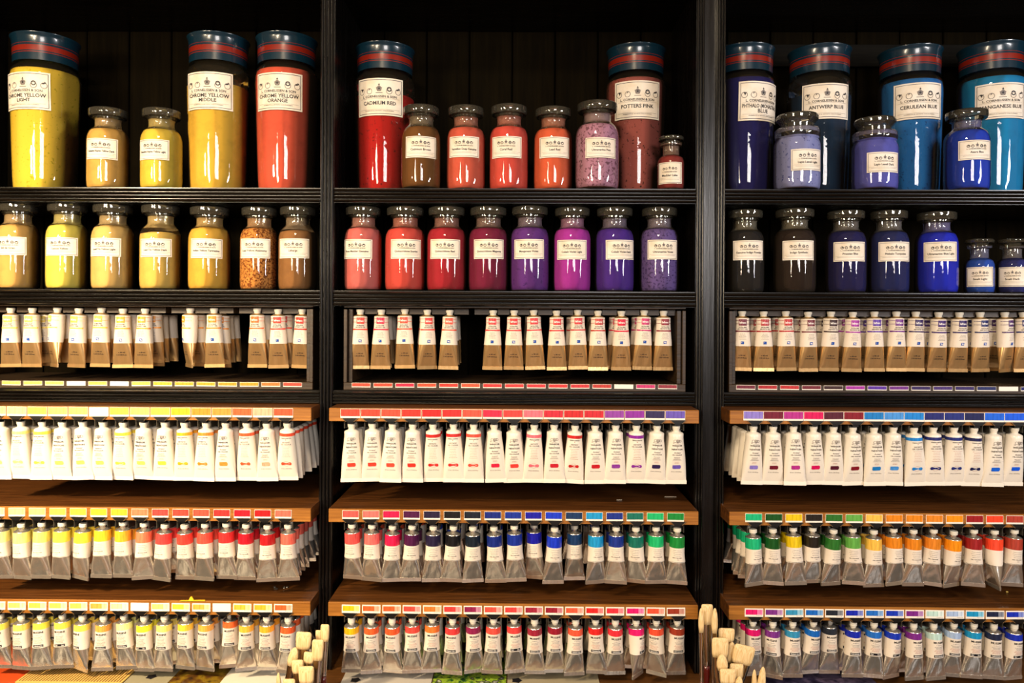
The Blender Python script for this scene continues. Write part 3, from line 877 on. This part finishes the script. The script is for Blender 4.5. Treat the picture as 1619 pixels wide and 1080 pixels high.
PX = {'left': [455 - 32.4 * i for i in range(14, -1, -1)], 'middle': [556 + 32.1 * i for i in range(17)], 'right': [1190 + 31.75 * i for i in range(14)]}
N, O = 'griffin', 'banded'
ROWS = [
 dict(name='upper hanging row', g=0, fy=(690, 770), kinds={
  'left': [(N, 'ecf080'), (O, 'f6ee88'), (O, 'ffe850'), (N, 'eaea68'), (N, 'f2ea68'), (N, 'f2f068'), (O, 'ffe248'), (N, 'f2e468'), (N, 'f0d848'), (O, 'f8b020'), (O, 'f08a28'), (N, 'd88c38'), (O, 'f85c30'), (N, 'f5a888'), (O, 'f85030')],
  'middle': [(N, 'e84030'), (N, 'ea4030'), (N, 'ec4a38'), (N, 'e03028'), (O, 'd02020'), (O, 'd02828'), (O, 'ee5040'), (N, 'dc2044'), (N, 'ea3c38'), (O, 'f06c7c'), (N, 'c81c30'), (O, 'c41818'), (N, 'c41424'), (N, '8c38a0'), (O, '881c9c'), (N, '24144c'), (N, '6450b4')],
  'right': [(N, '8878cc'), (N, '6c0828'), (N, 'b02888'), (N, 'd00058'), (N, '501028'), (N, '800820'), (N, '1078c4'), (N, '4490dc'), (O, '1080d4'), (O, '18206c'), (O, '182878'), (O, '101850'), (N, '0c60dc'), (N, '0458e4')]}),
 dict(name='middle hanging row', g=1, kinds={
  'left': [('painted', c) for c in ['fff298', 'fff088', 'ffee78', 'ffe650', 'ffe040', 'ffd030', 'f8b430', 'f07c58', 'ec4440', 'ea4438', 'ec5040', 'e03030', 'cc1428', 'b8141c', 'ec6858']],
  'middle': [('painted', c) for c in ['e45450', 'e46c68', 'e4144c', '480c40', '1e1638', '08080e', '081828', '08247c', '0c2c94', '0c10a0', '0c34c8', '08305c', '1494d0', '102c88', '086c5c', '14b46c', '0c8434']],
  'right': [('painted', c) for c in ['0eb078', '064c14', 'e0c008', '1c1610', '266c24', '60a848', 'f0bc4c', 'e08414', 'e08414', 'e08420', 'f09008', '98181c', 'f04424', 'ac3c2c']]}),
 dict(name='bottom hanging row', g=2, kinds={
  'left': [('ringed', c) for c in ['f4e460', 'f8d468', 'f8e850', 'f8ea58', 'f8de58', 'f0a448', 'f2f0a0', 'f8ee38', 'f8e478', 'f8cc40', 'f0ac48', 'f06830', 'f8b840', 'f8b030', 'f09030', ]] ,
  'middle': [('ringed', c) for c in ['f0bc14', 'ee602c', 'ee5c2c', 'ee4a40', 'ee7830', 'ec3c3c', '8c1c4c', 'ee5044', 'e44040', '9c2038', '94142c', 'ee583c', 'dc2020', 'e42c3c', 'dc106c', 'ee5034', '98341c']],
  'right': [('ringed', c) for c in ['dc0c6c', '782c88', '3090bc', '0c64c0', '1c2430', '0c24b0', '1c6cc8', '0c34b8', '782488', 'bcdcd4', 'a4bce0', '1090c4', '142040', '0c2cb4']]}),
]
ROWS[2]['kinds']['left'][14:] = [('ringed', 'ee602c')]
YT = -0.053           # depth of the front tubes
DY = 0.030            # spacing of the tubes behind
ZD = {0: .0195, 1: .0215, 2: .0190}   # shoulder below the underside of the board
RECESS = {(1, 'middle', 9): 1, (1, 'middle', 11): 1, (2, 'right', 4): 1, (2, 'left', 11): 1}
YAWED = {(1, 'right', 12): 1.45, (1, 'right', 10): .5, (1, 'left', 4): -.3, (2, 'left', 4): -.45, (2, 'middle', 14): .9, (2, 'middle', 6): .4, (2, 'right', 5): .25}
REAR = MB()
rear_cols = {}
def rear_add(kind, var, colour, loc, rot):
    tubes, cap, parts = KINDS[kind]; tb = tubes[var % len(tubes)]
    mt = Matrix.Translation(loc) @ Matrix.Rotation(rot, 4, 'Z')
    n = 12; b = len(REAR.v)
    rows = [0, .1, .22, .5, .75, 1.0]
    for t_ in rows:
        for k in range(n): REAR.v.append(tuple(mt @ Vector(tb.pt(t_, 2 * math.pi * k / n))))
    if kind in ('griffin', 'banded'): ms = [0] * 5
    elif kind == 'gold': ms = [2, 2, 2, 3, 3]
    else: ms = [4 if colour_is_warm(colour) else 5, 0, 0, 1, 1]
    for i in range(len(rows) - 1):
        for k in range(n):
            j = (k + 1) % n
            REAR.f.append((b + i * n + k, b + (i + 1) * n + k, b + (i + 1) * n + j, b + i * n + j)); REAR.m.append(ms[i])
    REAR.f.append(tuple(b + k for k in range(n))); REAR.m.append(1)
def colour_is_warm(h): return int(h[0:2], 16) > int(h[4:6], 16)

depth_word = {1: 'directly behind', 2: 'two places behind', 3: 'three places behind', 4: 'four places behind', 5: 'five places behind'}
for ri, R_ in enumerate(ROWS):
    zb = G[R_['g']][1] - ZD[ri]
    for bay in ('left', 'middle', 'right'):
        ks = R_['kinds'][bay]; xs = PX[bay]
        for i, ((kind, colour), px) in enumerate(zip(ks, xs)):
            vx = X(px, YT, 500 + (zb * -1 / 1.455 * 1200))
            if bay == 'left': deep = 6 if i == len(ks) - 1 else (2 if i < len(ks) - 1 else 2)
            elif bay == 'right': deep = 5 if i == 0 else 2
            else: deep = 2 if (i < 4 or i > 12 or ri == 0) else 1
            rec = RECESS.get((ri, bay, i), 0)
            deep = max(deep, rec + 1)
            for d in range(0, deep):
                if d < rec: continue
                yw = rng.gauss(0, .15) if ri else rng.gauss(0, .05)
                if d == rec: yw += YAWED.get((ri, bay, i), 0)
                rl = rng.gauss(0, .022); pt_ = rng.gauss(0, .025)
                loc = (vx + rng.uniform(-.0012, .0012), YT + (.018 if rec and d == rec else d * DY + (.006 if rec else 0)), zb - (rng.uniform(-.001, .0042) if ri else rng.uniform(0, .0015)))
                base = DESC[kind].format(hue(colour))
                nm = {0: 'upper', 1: 'middle', 2: 'bottom'}[ri]
                if d == rec: lab = f'{base}, {ORD[i]} from left, {nm} row of {bay} bay'
                else: lab = f'{base}, {depth_word[d - rec]} {ORD[i]} front tube, {nm} row, {bay} bay'
                make_tube(kind, rng.randrange(4), colour, loc, (pt_, rl, yw), lab, f'paint tubes in the {nm} row, {bay} bay')
            for d in range(deep, 5):
                if bay != 'middle' or i < 3 or i > 13 or (i + d) % 3 == 0:
                    rear_add(kind, rng.randrange(4), colour, (vx + rng.uniform(-.002, .002), YT + d * DY, zb), rng.gauss(0, .15))

# ---------------------------------------------------------------- projecting display shelves with swatches and tube channels
PATCHM = {}
def swatch(parent, x, z, y, w, h, colour, style, blank=False):
    cd = cached(('cardmesh', round(w, 4), round(h, 4)), lambda: (lambda m: (m.box(-w / 2, w / 2, -.0008, 0, -h / 2, h / 2), mesh_from('swatch_card', m.v, m.f, [CARD], m.m))[1])(MB()))
    c = link('swatch_card', cd, parent, (x, y, z))
    c.rotation_euler = (0, rng.gauss(0, .006), 0)
    if blank: return c
    def pm():
        m = MB()
        if style == 'full': m.box(-w / 2 + .0006, w / 2 - .0006, -.0012, -.0007, -h / 2 + h * .2, h / 2 - .0006)
        else:
            m.box(-w / 2 + .0016, w * .17, -.0012, -.0007, -h / 2 + h * .26, h / 2 - h * .13, 0)
            m.box(w * .17, w / 2 - .0016, -.0012, -.0007, -h / 2 + h * .26, h / 2 - h * .13, 1)
            for k in range(5): m.box(w * .12 + k * .0022, w * .12 + k * .0022 + .0008, -.0012, -.0007, -h / 2 + h * .12, -h / 2 + h * .17, 2)
        return mesh_from('painted_patch', m.v, m.f, [CARD, CARD, GREYINK], m.m)
    me = cached(('patchmesh', style, round(w, 4), round(h, 4)), pm)
    sl = {0: m_paint(colour)}
    if style != 'full':
        q = [int(int(colour[i:i + 2], 16) * .55 + 255 * .45) for i in (0, 2, 4)]
        sl[1] = m_paint('%02x%02x%02x' % tuple(q))
    o = link('painted_patch', me, c, None, sl)
    tag(o, f'{hue(colour)} paint patch')
    return c

def channel_mesh(zh, y0, y1):
    """hanging channel: top block, two side plates, two lips that hold the tube necks"""
    m = MB(); w = .0128; t = .0011
    m.box(-w, w, y0, y1, -.0025, 0, 0)
    yf = y0 - .010
    m.box(-w, -w + t, yf, y1, -zh, -.0025, 0); m.box(w - t, w, yf, y1, -zh, -.0025, 0)
    m.box(-w, -.0068, y0, y1, -zh, -zh + t, 0); m.box(.0068, w, y0, y1, -zh, -zh + t, 0)
    return m
clip = None
def clip_mesh():
    m = MB()
    m.prism([(-.0135, .0062), (.0135, .0062), (.0068, -.0004), (-.0068, -.0004)], 'y', -.0022, 0, 0)
    for s in (-1, 1):
        m.prism([(s * .0135, .0062), (s * .0150, .0062), (s * .0083, -.0004), (s * .0068, -.0004)], 'y', -.0026, 0, 1)
    m.box(-.0056, .0056, .003, .02, -.0045, -.0004, 0)
    bm_name = m.obj('rail_clip', [BLACKPL, EDGEM]); me = bm_name.data
    bpy.data.objects.remove(bm_name)
    return me
CLIP = clip_mesh()
SW = [dict(w=31.0, y=(647.8, 662.5), style='full', off=-2.0), dict(w=26.5, y=(809.0, 822.5), style='full', off=-1.5), dict(w=29.0, y=(958.5, 971.5), style='two', off=-1.0)]
CH = {}
for gi, (zt, zb) in enumerate(G):
    for bay, x0, x1 in BAYS:
        a = {'left': X(491.3, YF, 800) , 'middle': X(1104.5, YF, 800), 'right': x1}[bay]
        b = {'left': x0, 'middle': X(519.5, YF, 800), 'right': X(1153.5, YF, 800)}[bay]
        lo, hi = min(a, b), max(a, b)
        nm = ['upper', 'middle', 'lower'][gi]
        t = thing('display_shelf', ((lo + hi) / 2, YF, zb), f'{nm} projecting brown wooden shelf with colour cards, {bay} bay', 'shelf', 'brown display shelves')
        w = (hi - lo) / 2
        m = MB(); m.box(-w, w, .004, YB - YF - .001, 0, zt - zb); m.obj('board', [SHELFWOOD], t)
        m = MB(); m.box(-w, w, 0, .004, 0, zt - zb); m.obj('edge_strip', [SHELFEDGE], t, bevel=.0008)
        zh = ZD[gi] - .0050
        if gi not in CH:
            mm = channel_mesh(zh, .0162, .19); o = mm.obj('tube_channel', [RAILM]); CH[gi] = o.data; bpy.data.objects.remove(o)
        s = SW[gi]
        for i, (px, (kind, colour)) in enumerate(zip(PX[bay], ROWS[gi]['kinds'][bay])):
            vx = X(px, YT, 500 + (-zb / 1.455 * 1200)) - (lo + hi) / 2
            link('tube_channel', CH[gi], t, (vx, 0, 0))
            link('rail_clip', CLIP, t, (vx, 0, 0))
            ya, yb = s['y']
            pxs = px + (s['off'] if bay != 'left' else -s['off'] * 0 - 7) + (3 if bay == 'right' else 0)
            p0 = at(815, ya, YF); p1 = at(815, yb, YF)
            blank = (gi == 0 and bay == 'left' and i == 5) or (gi == 2 and bay == 'left' and i in (7, 11))
            swatch(t, X(pxs, YF, ya) - (lo + hi) / 2, (p0.z + p1.z) / 2 - zb, 0, s['w'] / FPX * 1.433, p0.z - p1.z, colour, s['style'], blank)

# ---------------------------------------------------------------- framed boxes with the gold tubes
YBX = 0.008
BOXB = {'left': (XL0 + .012, X(495, YBX)), 'middle': (X(543.5, YBX), X(1084.5, YBX)), 'right': (X(1153, YBX), XR1 - .02)}
zt0 = at(815, 485.2, YBX).z - .0002; zb0 = at(815, 618.5, YBX).z; zf0 = at(815, 606.3, YBX).z
zb0 = max(zb0, Z3 + .0002)
GX = {'left': [18, 52, 91, 125, 160, 194, 230, 300, 339, 406, 440, 478],
      'middle': [569, 603, 640, 676, 711, 780, 812, 844, 880, 913, 946, 982, 1018, 1049],
      'right': [1173, 1208, 1243, 1278, 1313, 1348, 1383, 1417, 1447, 1483, 1517, 1550, 1588, 1617]}
GC = {'left': ['f4e858', 'f4d860', 'f4e860', 'f4d054', 'f2c850', 'f0a830', 'f09c28', 'f09820', 'e88c18', 'f06c28', 'e84030', 'e03828'],
      'middle': ['e84430', 'e02044', 'ee4c30', 'e43428', 'ee5030', 'e42c2c', 'e03030', 'd82830', 'd42424', 'c42028', 'b82818', 'd4143c', 'c02068', '88182c'],
      'right': ['6c1c30', 'a81c24', 'b82428', '6c1428', '341418', 'a028a0', '5424a0', '6c2488', '2c1458', '402470', '2c1860', '142060', '441c60', '0c1868']}
TWIST = {('left', 2): -.75, ('left', 7): -.7, ('middle', 3): .35, ('middle', 0): .05, ('right', 12): .3}
SWR = {'left': (3, 34.2, 15), 'middle': (556, 34.6, 15), 'right': (1164, 34.6, 14)}
SY = {'left': (603.0, 611.0), 'middle': (606.8, 613.8), 'right': (608.5, 616.0)}
YG = 0.030
zg = at(815, 500.5, YG).z
for bay in ('left', 'middle', 'right'):
    lo, hi = BOXB[bay]; c = (lo + hi) / 2; w = (hi - lo) / 2
    t = thing('tube_display_box', (c, YBX, zb0), f'dark wooden framed box of hanging gold tubes, {bay} bay', 'display box', 'framed tube boxes')
    hh = zt0 - zb0; f0 = zf0 - zb0
    m = MB(); m.box(-w, w, 0, .010, hh - .0028, hh); m.obj('top_rail', [BOXWOOD], t, bevel=.0008)
    m = MB(); m.box(-w, w, 0, .012, 0, f0); m.obj('bottom_rail', [BOXWOOD], t, bevel=.0008)
    m = MB(); m.box(-w + .006, w - .006, .012, YB - YBX - .01, 0, f0 - .001); m.obj('floor_panel', [BOXWOOD], t)
    m = MB(); m.box(-w + .006, w - .006, .010, YB - YBX - .01, hh - .0028, hh); m.obj('roof_panel', [BOXWOOD], t)
    for s in (-1, 1):
        xa, xb = sorted((s * w, s * (w - .0065)))
        m = MB(); m.box(xa, xb, 0, .010, f0, hh - .006)
        xa, xb = sorted((s * (w - .0075), s * (w - .0155)))
        m.box(xa, xb, .010, YB - YBX - .01, f0, hh - .006); m.obj('side_rail', [BOXWOOD], t, bevel=.0006)
    # hanging strips between the tubes
    px = {'left': -15.5, 'middle': 586, 'right': 1190}[bay]
    strips = []
    xs = GX[bay]
    for i in range(len(xs) - 1):
        a, b = X(xs[i], YG) + .0084, X(xs[i + 1], YG) - .0084
        if b - a > .04:
            n = round((b - a) / .043); n = max(2, n)
            q = (b - a) / n
            for k in range(n):
                strips.append((a + k * q + (.006 if k else 0), a + (k + 1) * q - (.006 if k < n - 1 else 0)))
        else: strips.append((a, b))
    strips.append((max(lo + .016, X(xs[0], YG) - .030), X(xs[0], YG) - .0084))
    strips.append((X(xs[-1], YG) + .0084, min(hi - .016, X(xs[-1], YG) + .030)))
    for a, b in strips:
        if b - a < .004: continue
        m = MB(); m.box(a - c, b - c, YG - YBX + .004, .17, zg + .0035 - zb0, hh - .0028)
        m.obj('hanging_strip', [BOXWOOD], t)
    x00, pit, n = SWR[bay]
    ya, yb = SY['middle']; p0, p1 = at(815, ya, YBX), at(815, yb, YBX)
    for k in range(n):
        pxs = x00 + pit * k + 15
        pass
        xx = X(pxs, YBX, ya)
        if xx > hi - .03 or xx < lo + .016: continue
        cc = GC[bay][min(len(GC[bay]) - 1, int(k * len(GC[bay]) / n))]
        swatch(t, xx - c, (p0.z + p1.z) / 2 - zb0, 0, .0375, p0.z - p1.z, cc, 'full', (bay, k) in (('left', 3), ('left', 5), ('middle', 12), ('right', 12)))
    for i, (px, colour) in enumerate(zip(GX[bay], GC[bay])):
        vx = X(px, YG, 500)
        nback = {'left': 1 if i in (1, 6, 7, 8, 10) else 0, 'middle': 1 if i in (1, 2, 3, 9, 11, 12) else 0, 'right': 1 if i else 0}[bay]
        for d in range(0, nback + 1):
            yw = rng.gauss(0, .09) + (TWIST.get((bay, i), 0) if d == 0 else 0)
            loc = (vx + rng.uniform(-.001, .001) + (.004 if d and bay == 'left' else (-.006 if d else 0)), YG + d * .032, zg - rng.uniform(0, .002))
            base = DESC['gold'].format(hue(colour))
            if d == 0: lab = f'{base}, {ORD[i]} from left, framed box of {bay} bay'
            else: lab = f'{base}, directly behind {ORD[i]} front tube, framed box of {bay} bay'
            make_tube('gold', rng.randrange(4), colour, loc, (rng.gauss(0, .02), rng.gauss(0, .015), yw), lab, f'gold paint tubes in the framed box, {bay} bay')
        for d in range(nback + 1, 4):
            if bay != 'middle' or i % 3 == 1: rear_add('gold', 0, colour, (vx + rng.uniform(-.004, .004), YG + d * .034, zg), rng.gauss(0, .2))
tag(REAR.obj('rear_paint_tubes', [WHITETUBE, SILVER, PAPER, GOLD, m_paint('c85030'), m_paint('203890')], smooth=True), 'shadowed rear ranks of paint tubes hanging behind the front ones', 'tubes', kind='stuff')

# ---------------------------------------------------------------- counter, papers, brushes, scraps
ZC = -0.703
t = thing('counter_top', (0, -.085, ZC), 'brown wooden counter under the lowest row of tubes', 'counter')
m = MB(); m.box(-1.25, 1.3, 0, YB + .08, -.03, 0); m.obj('board', [COUNTERWOOD], t, bevel=.001)
t = thing('plinth_ledge', (0, -.42, ZC - .15), 'dark ledge below the counter carrying the brush pots', 'ledge')
m = MB(); m.box(-1.25, 1.3, 0, .335, -.03, 0); m.obj('board', [BLACKWOOD], t, bevel=.001)

def m_picture(name, cols, sc=(1, 1, 1), nscale=30):
    def f():
        x = NT(name)
        cr, nz, mp = noise_colour(x, rgb(cols[0]), rgb(cols[-1]), sc, nscale, 4, .3, .7)
        for i, c in enumerate(cols[1:-1]):
            e = cr.color_ramp.elements.new(.3 + .4 * (i + 1) / (len(cols) - 1)); e.color = (*rgb(c), 1)
        x.l(cr.outputs[0], x.b.inputs['Base Color']); setp(x.b, Roughness=.4)
        return x.m
    return cached(('pic', name), f)
def sheet(px0, px1, mat, label, rot=0.0, y0=-.07, y1=.09, zi=0, stripes=None, mark=None, name='paper_sheet'):
    Ym = (y0 + y1) / 2
    a, b = X(px0, y0, 1050), X(px1, y0, 1050)
    w, dpt = (b - a) / 2, (y1 - y0) / 2
    t = thing(name, ((a + b) / 2, Ym, ZC + .0002 + zi * .0022), label, 'paper', None, (0, 0, rot))
    m = MB(); m.box(-w, w, -dpt, dpt, 0, .0018); m.obj('page', [mat], t)
    if stripes:
        m = MB()
        k = -w + .004
        while k < w - .004: m.box(k, k + .002, -dpt + .004, dpt - .004, .0016, .0021); k += .0055
        o = m.obj('ruled_lines', [stripes], t); tag(o, kind='stuff')
    if mark:
        p = Print(); p.star(0, 0, .011, .008, 5, 0); me = p.mesh(lambda u, z: (u + mark[0], z + mark[1], .0022), [INK], 'printed_emblem'); link('printed_emblem', me, t)
    return t
sheet(-40, 24, m_plain('orange_card', 'c84818', .5), 'orange red card lying at the left end of the counter', 0, zi=0)
sheet(24, 192, m_plain('kraft_sheet', 'd8b060', .6), 'tan sheet ruled with fine dark stripes on the counter', .0, zi=1, stripes=m_plain('brown_lines', '7a5020', .6))
sheet(193, 262, m_plain('grey_leaflet', '9c9478', .6), 'greyish leaflet with a black emblem beside the tan ruled sheet', 0.0, zi=0, mark=(0, -.05))
sheet(263, 345, m_picture('dark_painting', ['140c06', '5a3810', '8c7018', '30200c'], (1, 1, 1), 40), 'dark ochre painted print on the counter, left bay', .0, zi=0)
sheet(345, 455, m_plain('white_sheet', 'e8e0d0', .6), 'plain white sheet on the counter beside the left brushes', 0, zi=0)
sheet(536, 680, m_plain('grey_white_sheet', 'c8c0b4', .6), 'greyish white sheet with a black blot shaped emblem on the counter', 0, zi=0, mark=(-.06, -.055))
sheet(682, 800, m_picture('green_painting', ['06100a', '1c5a1c', 'a8c838', '101820', 'd8d8c0'], (1, 1, 1), 45), 'green leafy picture lying on the counter, middle bay', 0, zi=0)
sheet(802, 950, m_plain('beige_sheet', 'a89c80', .6), 'beige printed leaflet on the counter, right of the green picture', 0, zi=0, mark=(-.07, -.05))
sheet(1218, 1400, m_picture('violet_painting', ['120c1a', '2a2440', '6a5c78', '1c2438'], (1, 1, 1), 26), 'dark violet and blue picture on the counter, right bay', 0, zi=0)

def bristle_mat():
    x = NT('hog_bristle')
    cr, nz, mp = noise_colour(x, rgb('c49a58'), rgb('ecd2a0'), (900, 900, 12), 1.0, 3, .3, .6)
    x.l(cr.outputs[0], x.b.inputs['Base Color']); setp(x.b, Roughness=.6)
    bp = x.n('ShaderNodeBump', Strength=.5, Distance=.001); x.l(nz.outputs['Fac'], bp.inputs['Height']); x.l(bp.outputs[0], x.b.inputs['Normal'])
    return x.m
BRISTLE = bristle_mat()
CHROME = m_plain('nickel_ferrule', 'd8d0c4', .12, 1.0)
HANDLE = m_plain('dark_red_handle', '5a1410', .25, 0, .5)

def loft_rect(levels, mats, name, n=16, fm=None):
    """levels: (half width, half thickness, z, round)"""
    v, f = [], []
    for hw, ht, z in levels:
        for k in range(n):
            a = 2 * math.pi * k / n
            c, s = math.cos(a), math.sin(a)
            v.append((hw * abs(c) ** .7 * (1 if c >= 0 else -1), ht * abs(s) ** .8 * (1 if s >= 0 else -1), z))
    L = len(levels)
    for i in range(L - 1):
        for k in range(n):
            j = (k + 1) % n
            f.append((i * n + k, i * n + j, (i + 1) * n + j, (i + 1) * n + k))
    f.append(tuple(range(n))[::-1]); f.append(tuple((L - 1) * n + k for k in range(n)))
    return mesh_from(name, v, f, mats, None, True)

def brush(px, ytop, wpx, ybot, Y, tilt, label, shape='flat', yaw=0.0, potx=None):
    k = (Y + 1.5) / FPX
    top = at(px, ytop, Y); w = wpx * k / 2; hb = (ybot - ytop) * k
    zb = ZC - .148                      # foot of the handle on the ledge
    total = top.z - zb
    th = min(w * .55, .0042)
    t = thing('paint_brush', (top.x - math.tan(tilt) * 0, Y, zb), label, 'brush', 'hog bristle brushes')
    # tilt about the foot while the tip keeps its place
    t.rotation_euler = (0, tilt, yaw)
    t.location = (top.x - math.sin(tilt) * total, Y, zb + (1 - math.cos(tilt)) * 0 + abs(math.sin(tilt)) * .004)
    T = total / math.cos(tilt) - .004
    if shape == 'flat':
        lv = [(w * .80, th, T - hb), (w * .95, th * 1.15, T - hb * .75), (w * 1.0, th * 1.05, T - hb * .35), (w * .97, th * .7, T - hb * .10), (w * .86, th * .4, T - hb * .02), (w * .70, th * .2, T)]
    else:
        lv = [(w * .75, th, T - hb), (w * .98, th * 1.25, T - hb * .7), (w * .95, th * 1.1, T - hb * .45), (w * .70, th * .8, T - hb * .18), (w * .35, th * .45, T - hb * .04), (w * .08, th * .1, T)]
    b = link('bristles', loft_rect(lv, [BRISTLE], 'bristles', 20), t)
    zf = T - hb; lf = max(.05, hb * 1.9)
    hr = min(.0055, w * .6)
    fl = [(hr, hr, zf - lf), (hr * 1.12, hr * 1.12, zf - lf + .002), (hr * 1.0, hr * 1.0, zf - lf + .004), (hr * 1.12, hr * 1.12, zf - lf + .006), (hr * 1.05, hr * 1.05, zf - lf + .009), (w * .75, th * 1.1, zf - lf * .35), (w * .84, th * 1.05, zf + .002)]
    link('ferrule', set_sharp(loft_rect(fl, [CHROME], 'ferrule', 16), 40), t)
    hl = [(.0022, .0022, 0), (.003, .003, .02), (hr * .9, hr * .9, max(.03, zf - lf - .03)), (hr * 1.05, hr * 1.05, zf - lf - .01), (hr * .95, hr * .95, zf - lf + .001)]
    link('handle', loft_rect(hl, [HANDLE], 'handle', 12), t)
    return t
BR = [ # right hand bunch
 (1118, 952, 19, 985, -.105, .0, 'tall flat brush facing front, highest of the right bunch', 'flat', 0),
 (1108.5, 958, 9, 998, -.125, -.01, 'slim brush seen edge on at the left side of the right bunch', 'point', 0),
 (1130.5, 958, 10, 999, -.125, .02, 'slim brush seen edge on just right of the tallest flat brush', 'point', 0),
 (1149, 990, 26, 1012, -.115, .03, 'flat brush behind two others, its square tip second highest', 'flat', 0),
 (1139, 1005, 27, 1037, -.140, .02, 'broad flat brush at the centre left of the right bunch', 'flat', 0),
 (1158, 1012, 15, 1046, -.128, .12, 'amber toned brush leaning right between two broad flats', 'point', 0),
 (1178, 1018, 34, 1049, -.140, .24, 'widest flat brush leaning right over the pink banded tube', 'flat', 0),
 (1141, 1031, 18, 1058, -.165, -.05, 'rounded filbert brush below the centre left broad flat', 'point', 0),
 (1165, 1046, 22, 1070, -.155, .05, 'flat brush tucked under the widest leaning flat', 'flat', 0),
 (1151, 1054, 26, 1078, -.180, .02, 'lowest broad flat brush at the front of the right bunch', 'flat', 0),
 (1170, 1066, 14, 1100, -.185, .10, 'pointed round brush low at the front, right bunch', 'point', 0),
 (1193, 1055, 9, 1100, -.160, .02, 'thin pointed brush standing upright right of the bunch', 'point', 0),
 (1207, 1051, 13, 1100, -.165, .10, 'pointed brush at the far right of the right bunch', 'point', 0),
 # left hand bunch
 (481, 996, 25, 1024, -.130, .06, 'broad flat brush, highest at the left of the left bunch', 'flat', 0),
 (467, 1021, 17, 1052, -.135, .20, 'brush leaning right in front of the orange banded end tube', 'point', 0),
 (490, 1028, 18, 1046, -.150, .10, 'short flat brush in the middle of the left bunch', 'flat', 0),
 (470, 1040, 19, 1062, -.160, -.05, 'flat brush low on the left side of the left bunch', 'flat', 0),
 (484, 1050, 25, 1078, -.180, -.03, 'broad flat brush lowest at the front of the left bunch', 'flat', 0),
 (503, 1008, 19, 1042, -.150, .03, 'flat brush below the highest pair beside the upright', 'flat', 0),
 (503.5, 993, 9, 1010, -.115, .0, 'narrow brush half hidden beside the tallest left bunch brush', 'flat', 0),
 (514, 984, 14, 1012, -.125, .02, 'tallest brush of the left bunch, against the first upright', 'flat', 0),
 (440, 1060, 8, 1095, -.170, -.04, 'thin pointed brush at the left fringe of the left bunch', 'point', 0),
 (457, 1070, 20, 1095, -.185, -.02, 'flat brush with only its tip showing at the photo bottom', 'flat', 0)]
for px, yt, w, yb_, Y, tilt, lab, shp, yaw in BR:
    brush(px, yt, w, yb_, Y, tilt, lab, shp, yaw)
for px, lab in ((1155, 'black pot holding the right hand bunch of brushes'), (484, 'black pot holding the left hand bunch of brushes')):
    t = thing('brush_pot', (X(px, -.15, 1080), -.15, ZC - .15), lab, 'pot')
    r = .062
    link('pot_wall', set_sharp(lathe([(r * .9, 0), (r, .004), (r, .095), (r * .96, .095), (r * .94, .006), (.001, .005)], 36, [m_plain('black_pot', '101010', .3)], cap=False, name='pot_wall')), t)

# scraps on the shelves
def scrap(px, py, z, Yf, pts, mat, label, cat='scrap', th=.0008, name='paper_scrap', lift=None):
    p = at(px, py, Yf)
    t = (Yf + 1.5)
    # depth at which the ray meets the shelf top
    d = ROT @ Vector(((px - CXP) / FPX, -(py - HYP) / FPX, -1.0)); k = z / d.z; q = CAM + d * k
    m = MB(); m.prism(pts, 'z', 0, th)
    if lift:
        m.v = [(a, b, c + lift(a, b)) for a, b, c in m.v]
    return tag(m.obj(name, [mat], None, (q.x, q.y, z + .0003)), label, cat)
zs3, zs2, zs1 = G[2][0], G[1][0], G[0][0]
m = MB(); m.prism([(-.024, -.004), (.024, -.002), (.022, .003), (.004, .002), (-.022, .000)], 'z', 0, .0008)
m.prism([(-.008, 0), (.002, .0012), (-.002, .008), (-.005, .007)], 'y', -.001, .001)
d = ROT @ Vector(((305 - CXP) / FPX, -(950 - HYP) / FPX, -1.0)); q = CAM + d * (zs3 / d.z)
tag(m.obj('paper_scrap', [m_plain('yellow_paper', 'f0c020', .6)], None, (q.x, q.y, zs3 + .0003)), 'torn yellow paper scrap on the lower brown shelf, left bay', 'scrap')
def crumble(px, py, z, n, mat, label, name, size, spread):
    d = ROT @ Vector(((px - CXP) / FPX, -(py - HYP) / FPX, -1.0)); q = CAM + d * (z / d.z)
    bm = bmesh.new()
    r2 = random.Random(int(px))
    for i in range(n):
        mt = Matrix.Translation((r2.uniform(-spread, spread), r2.uniform(-spread, spread) * .4, size * .45)) @ Matrix.Rotation(r2.uniform(0, 3), 4, 'Z') @ Matrix.Diagonal((size * r2.uniform(.5, 1.1), size * r2.uniform(.4, .8), size * .45, 1))
        bmesh.ops.create_icosphere(bm, subdivisions=1, radius=1, matrix=mt)
    me = bpy.data.meshes.new(name); bm.to_mesh(me); bm.free(); me.materials.append(mat)
    o = link(name, me, None, (q.x, q.y, z)); tag(o, label, 'scrap')
    return o
crumble(441, 931, zs3, 8, m_foil('crumpled_foil', '8a8478', .4), 'crumpled grey foil scraps behind the last pink banded tube, left bay', 'foil_scrap', .004, .016)
crumble(1592, 937, zs3, 3, m_plain('cream_crumb', 'e0c060', .7), 'cream yellow crumb on the lower brown shelf, far right', 'wax_crumb', .0035, .003)
for px, py, z, w, lab in ((1000, 641, zs1, .019, 'narrow white paper strip on the upper brown shelf, middle bay'),
                          (979, 791, zs2, .0055, 'small white paper scrap on the middle brown shelf, middle bay'),
                          (1060, 786, zs2, .012, 'grey white torn scrap near the right end, middle brown shelf')):
    scrap(px, py, z, 0, [(-w, -.0015), (w, -.001), (w * .9, .002), (-w * .8, .002)], m_plain('paper_white', 'c8bca8', .6), lab)
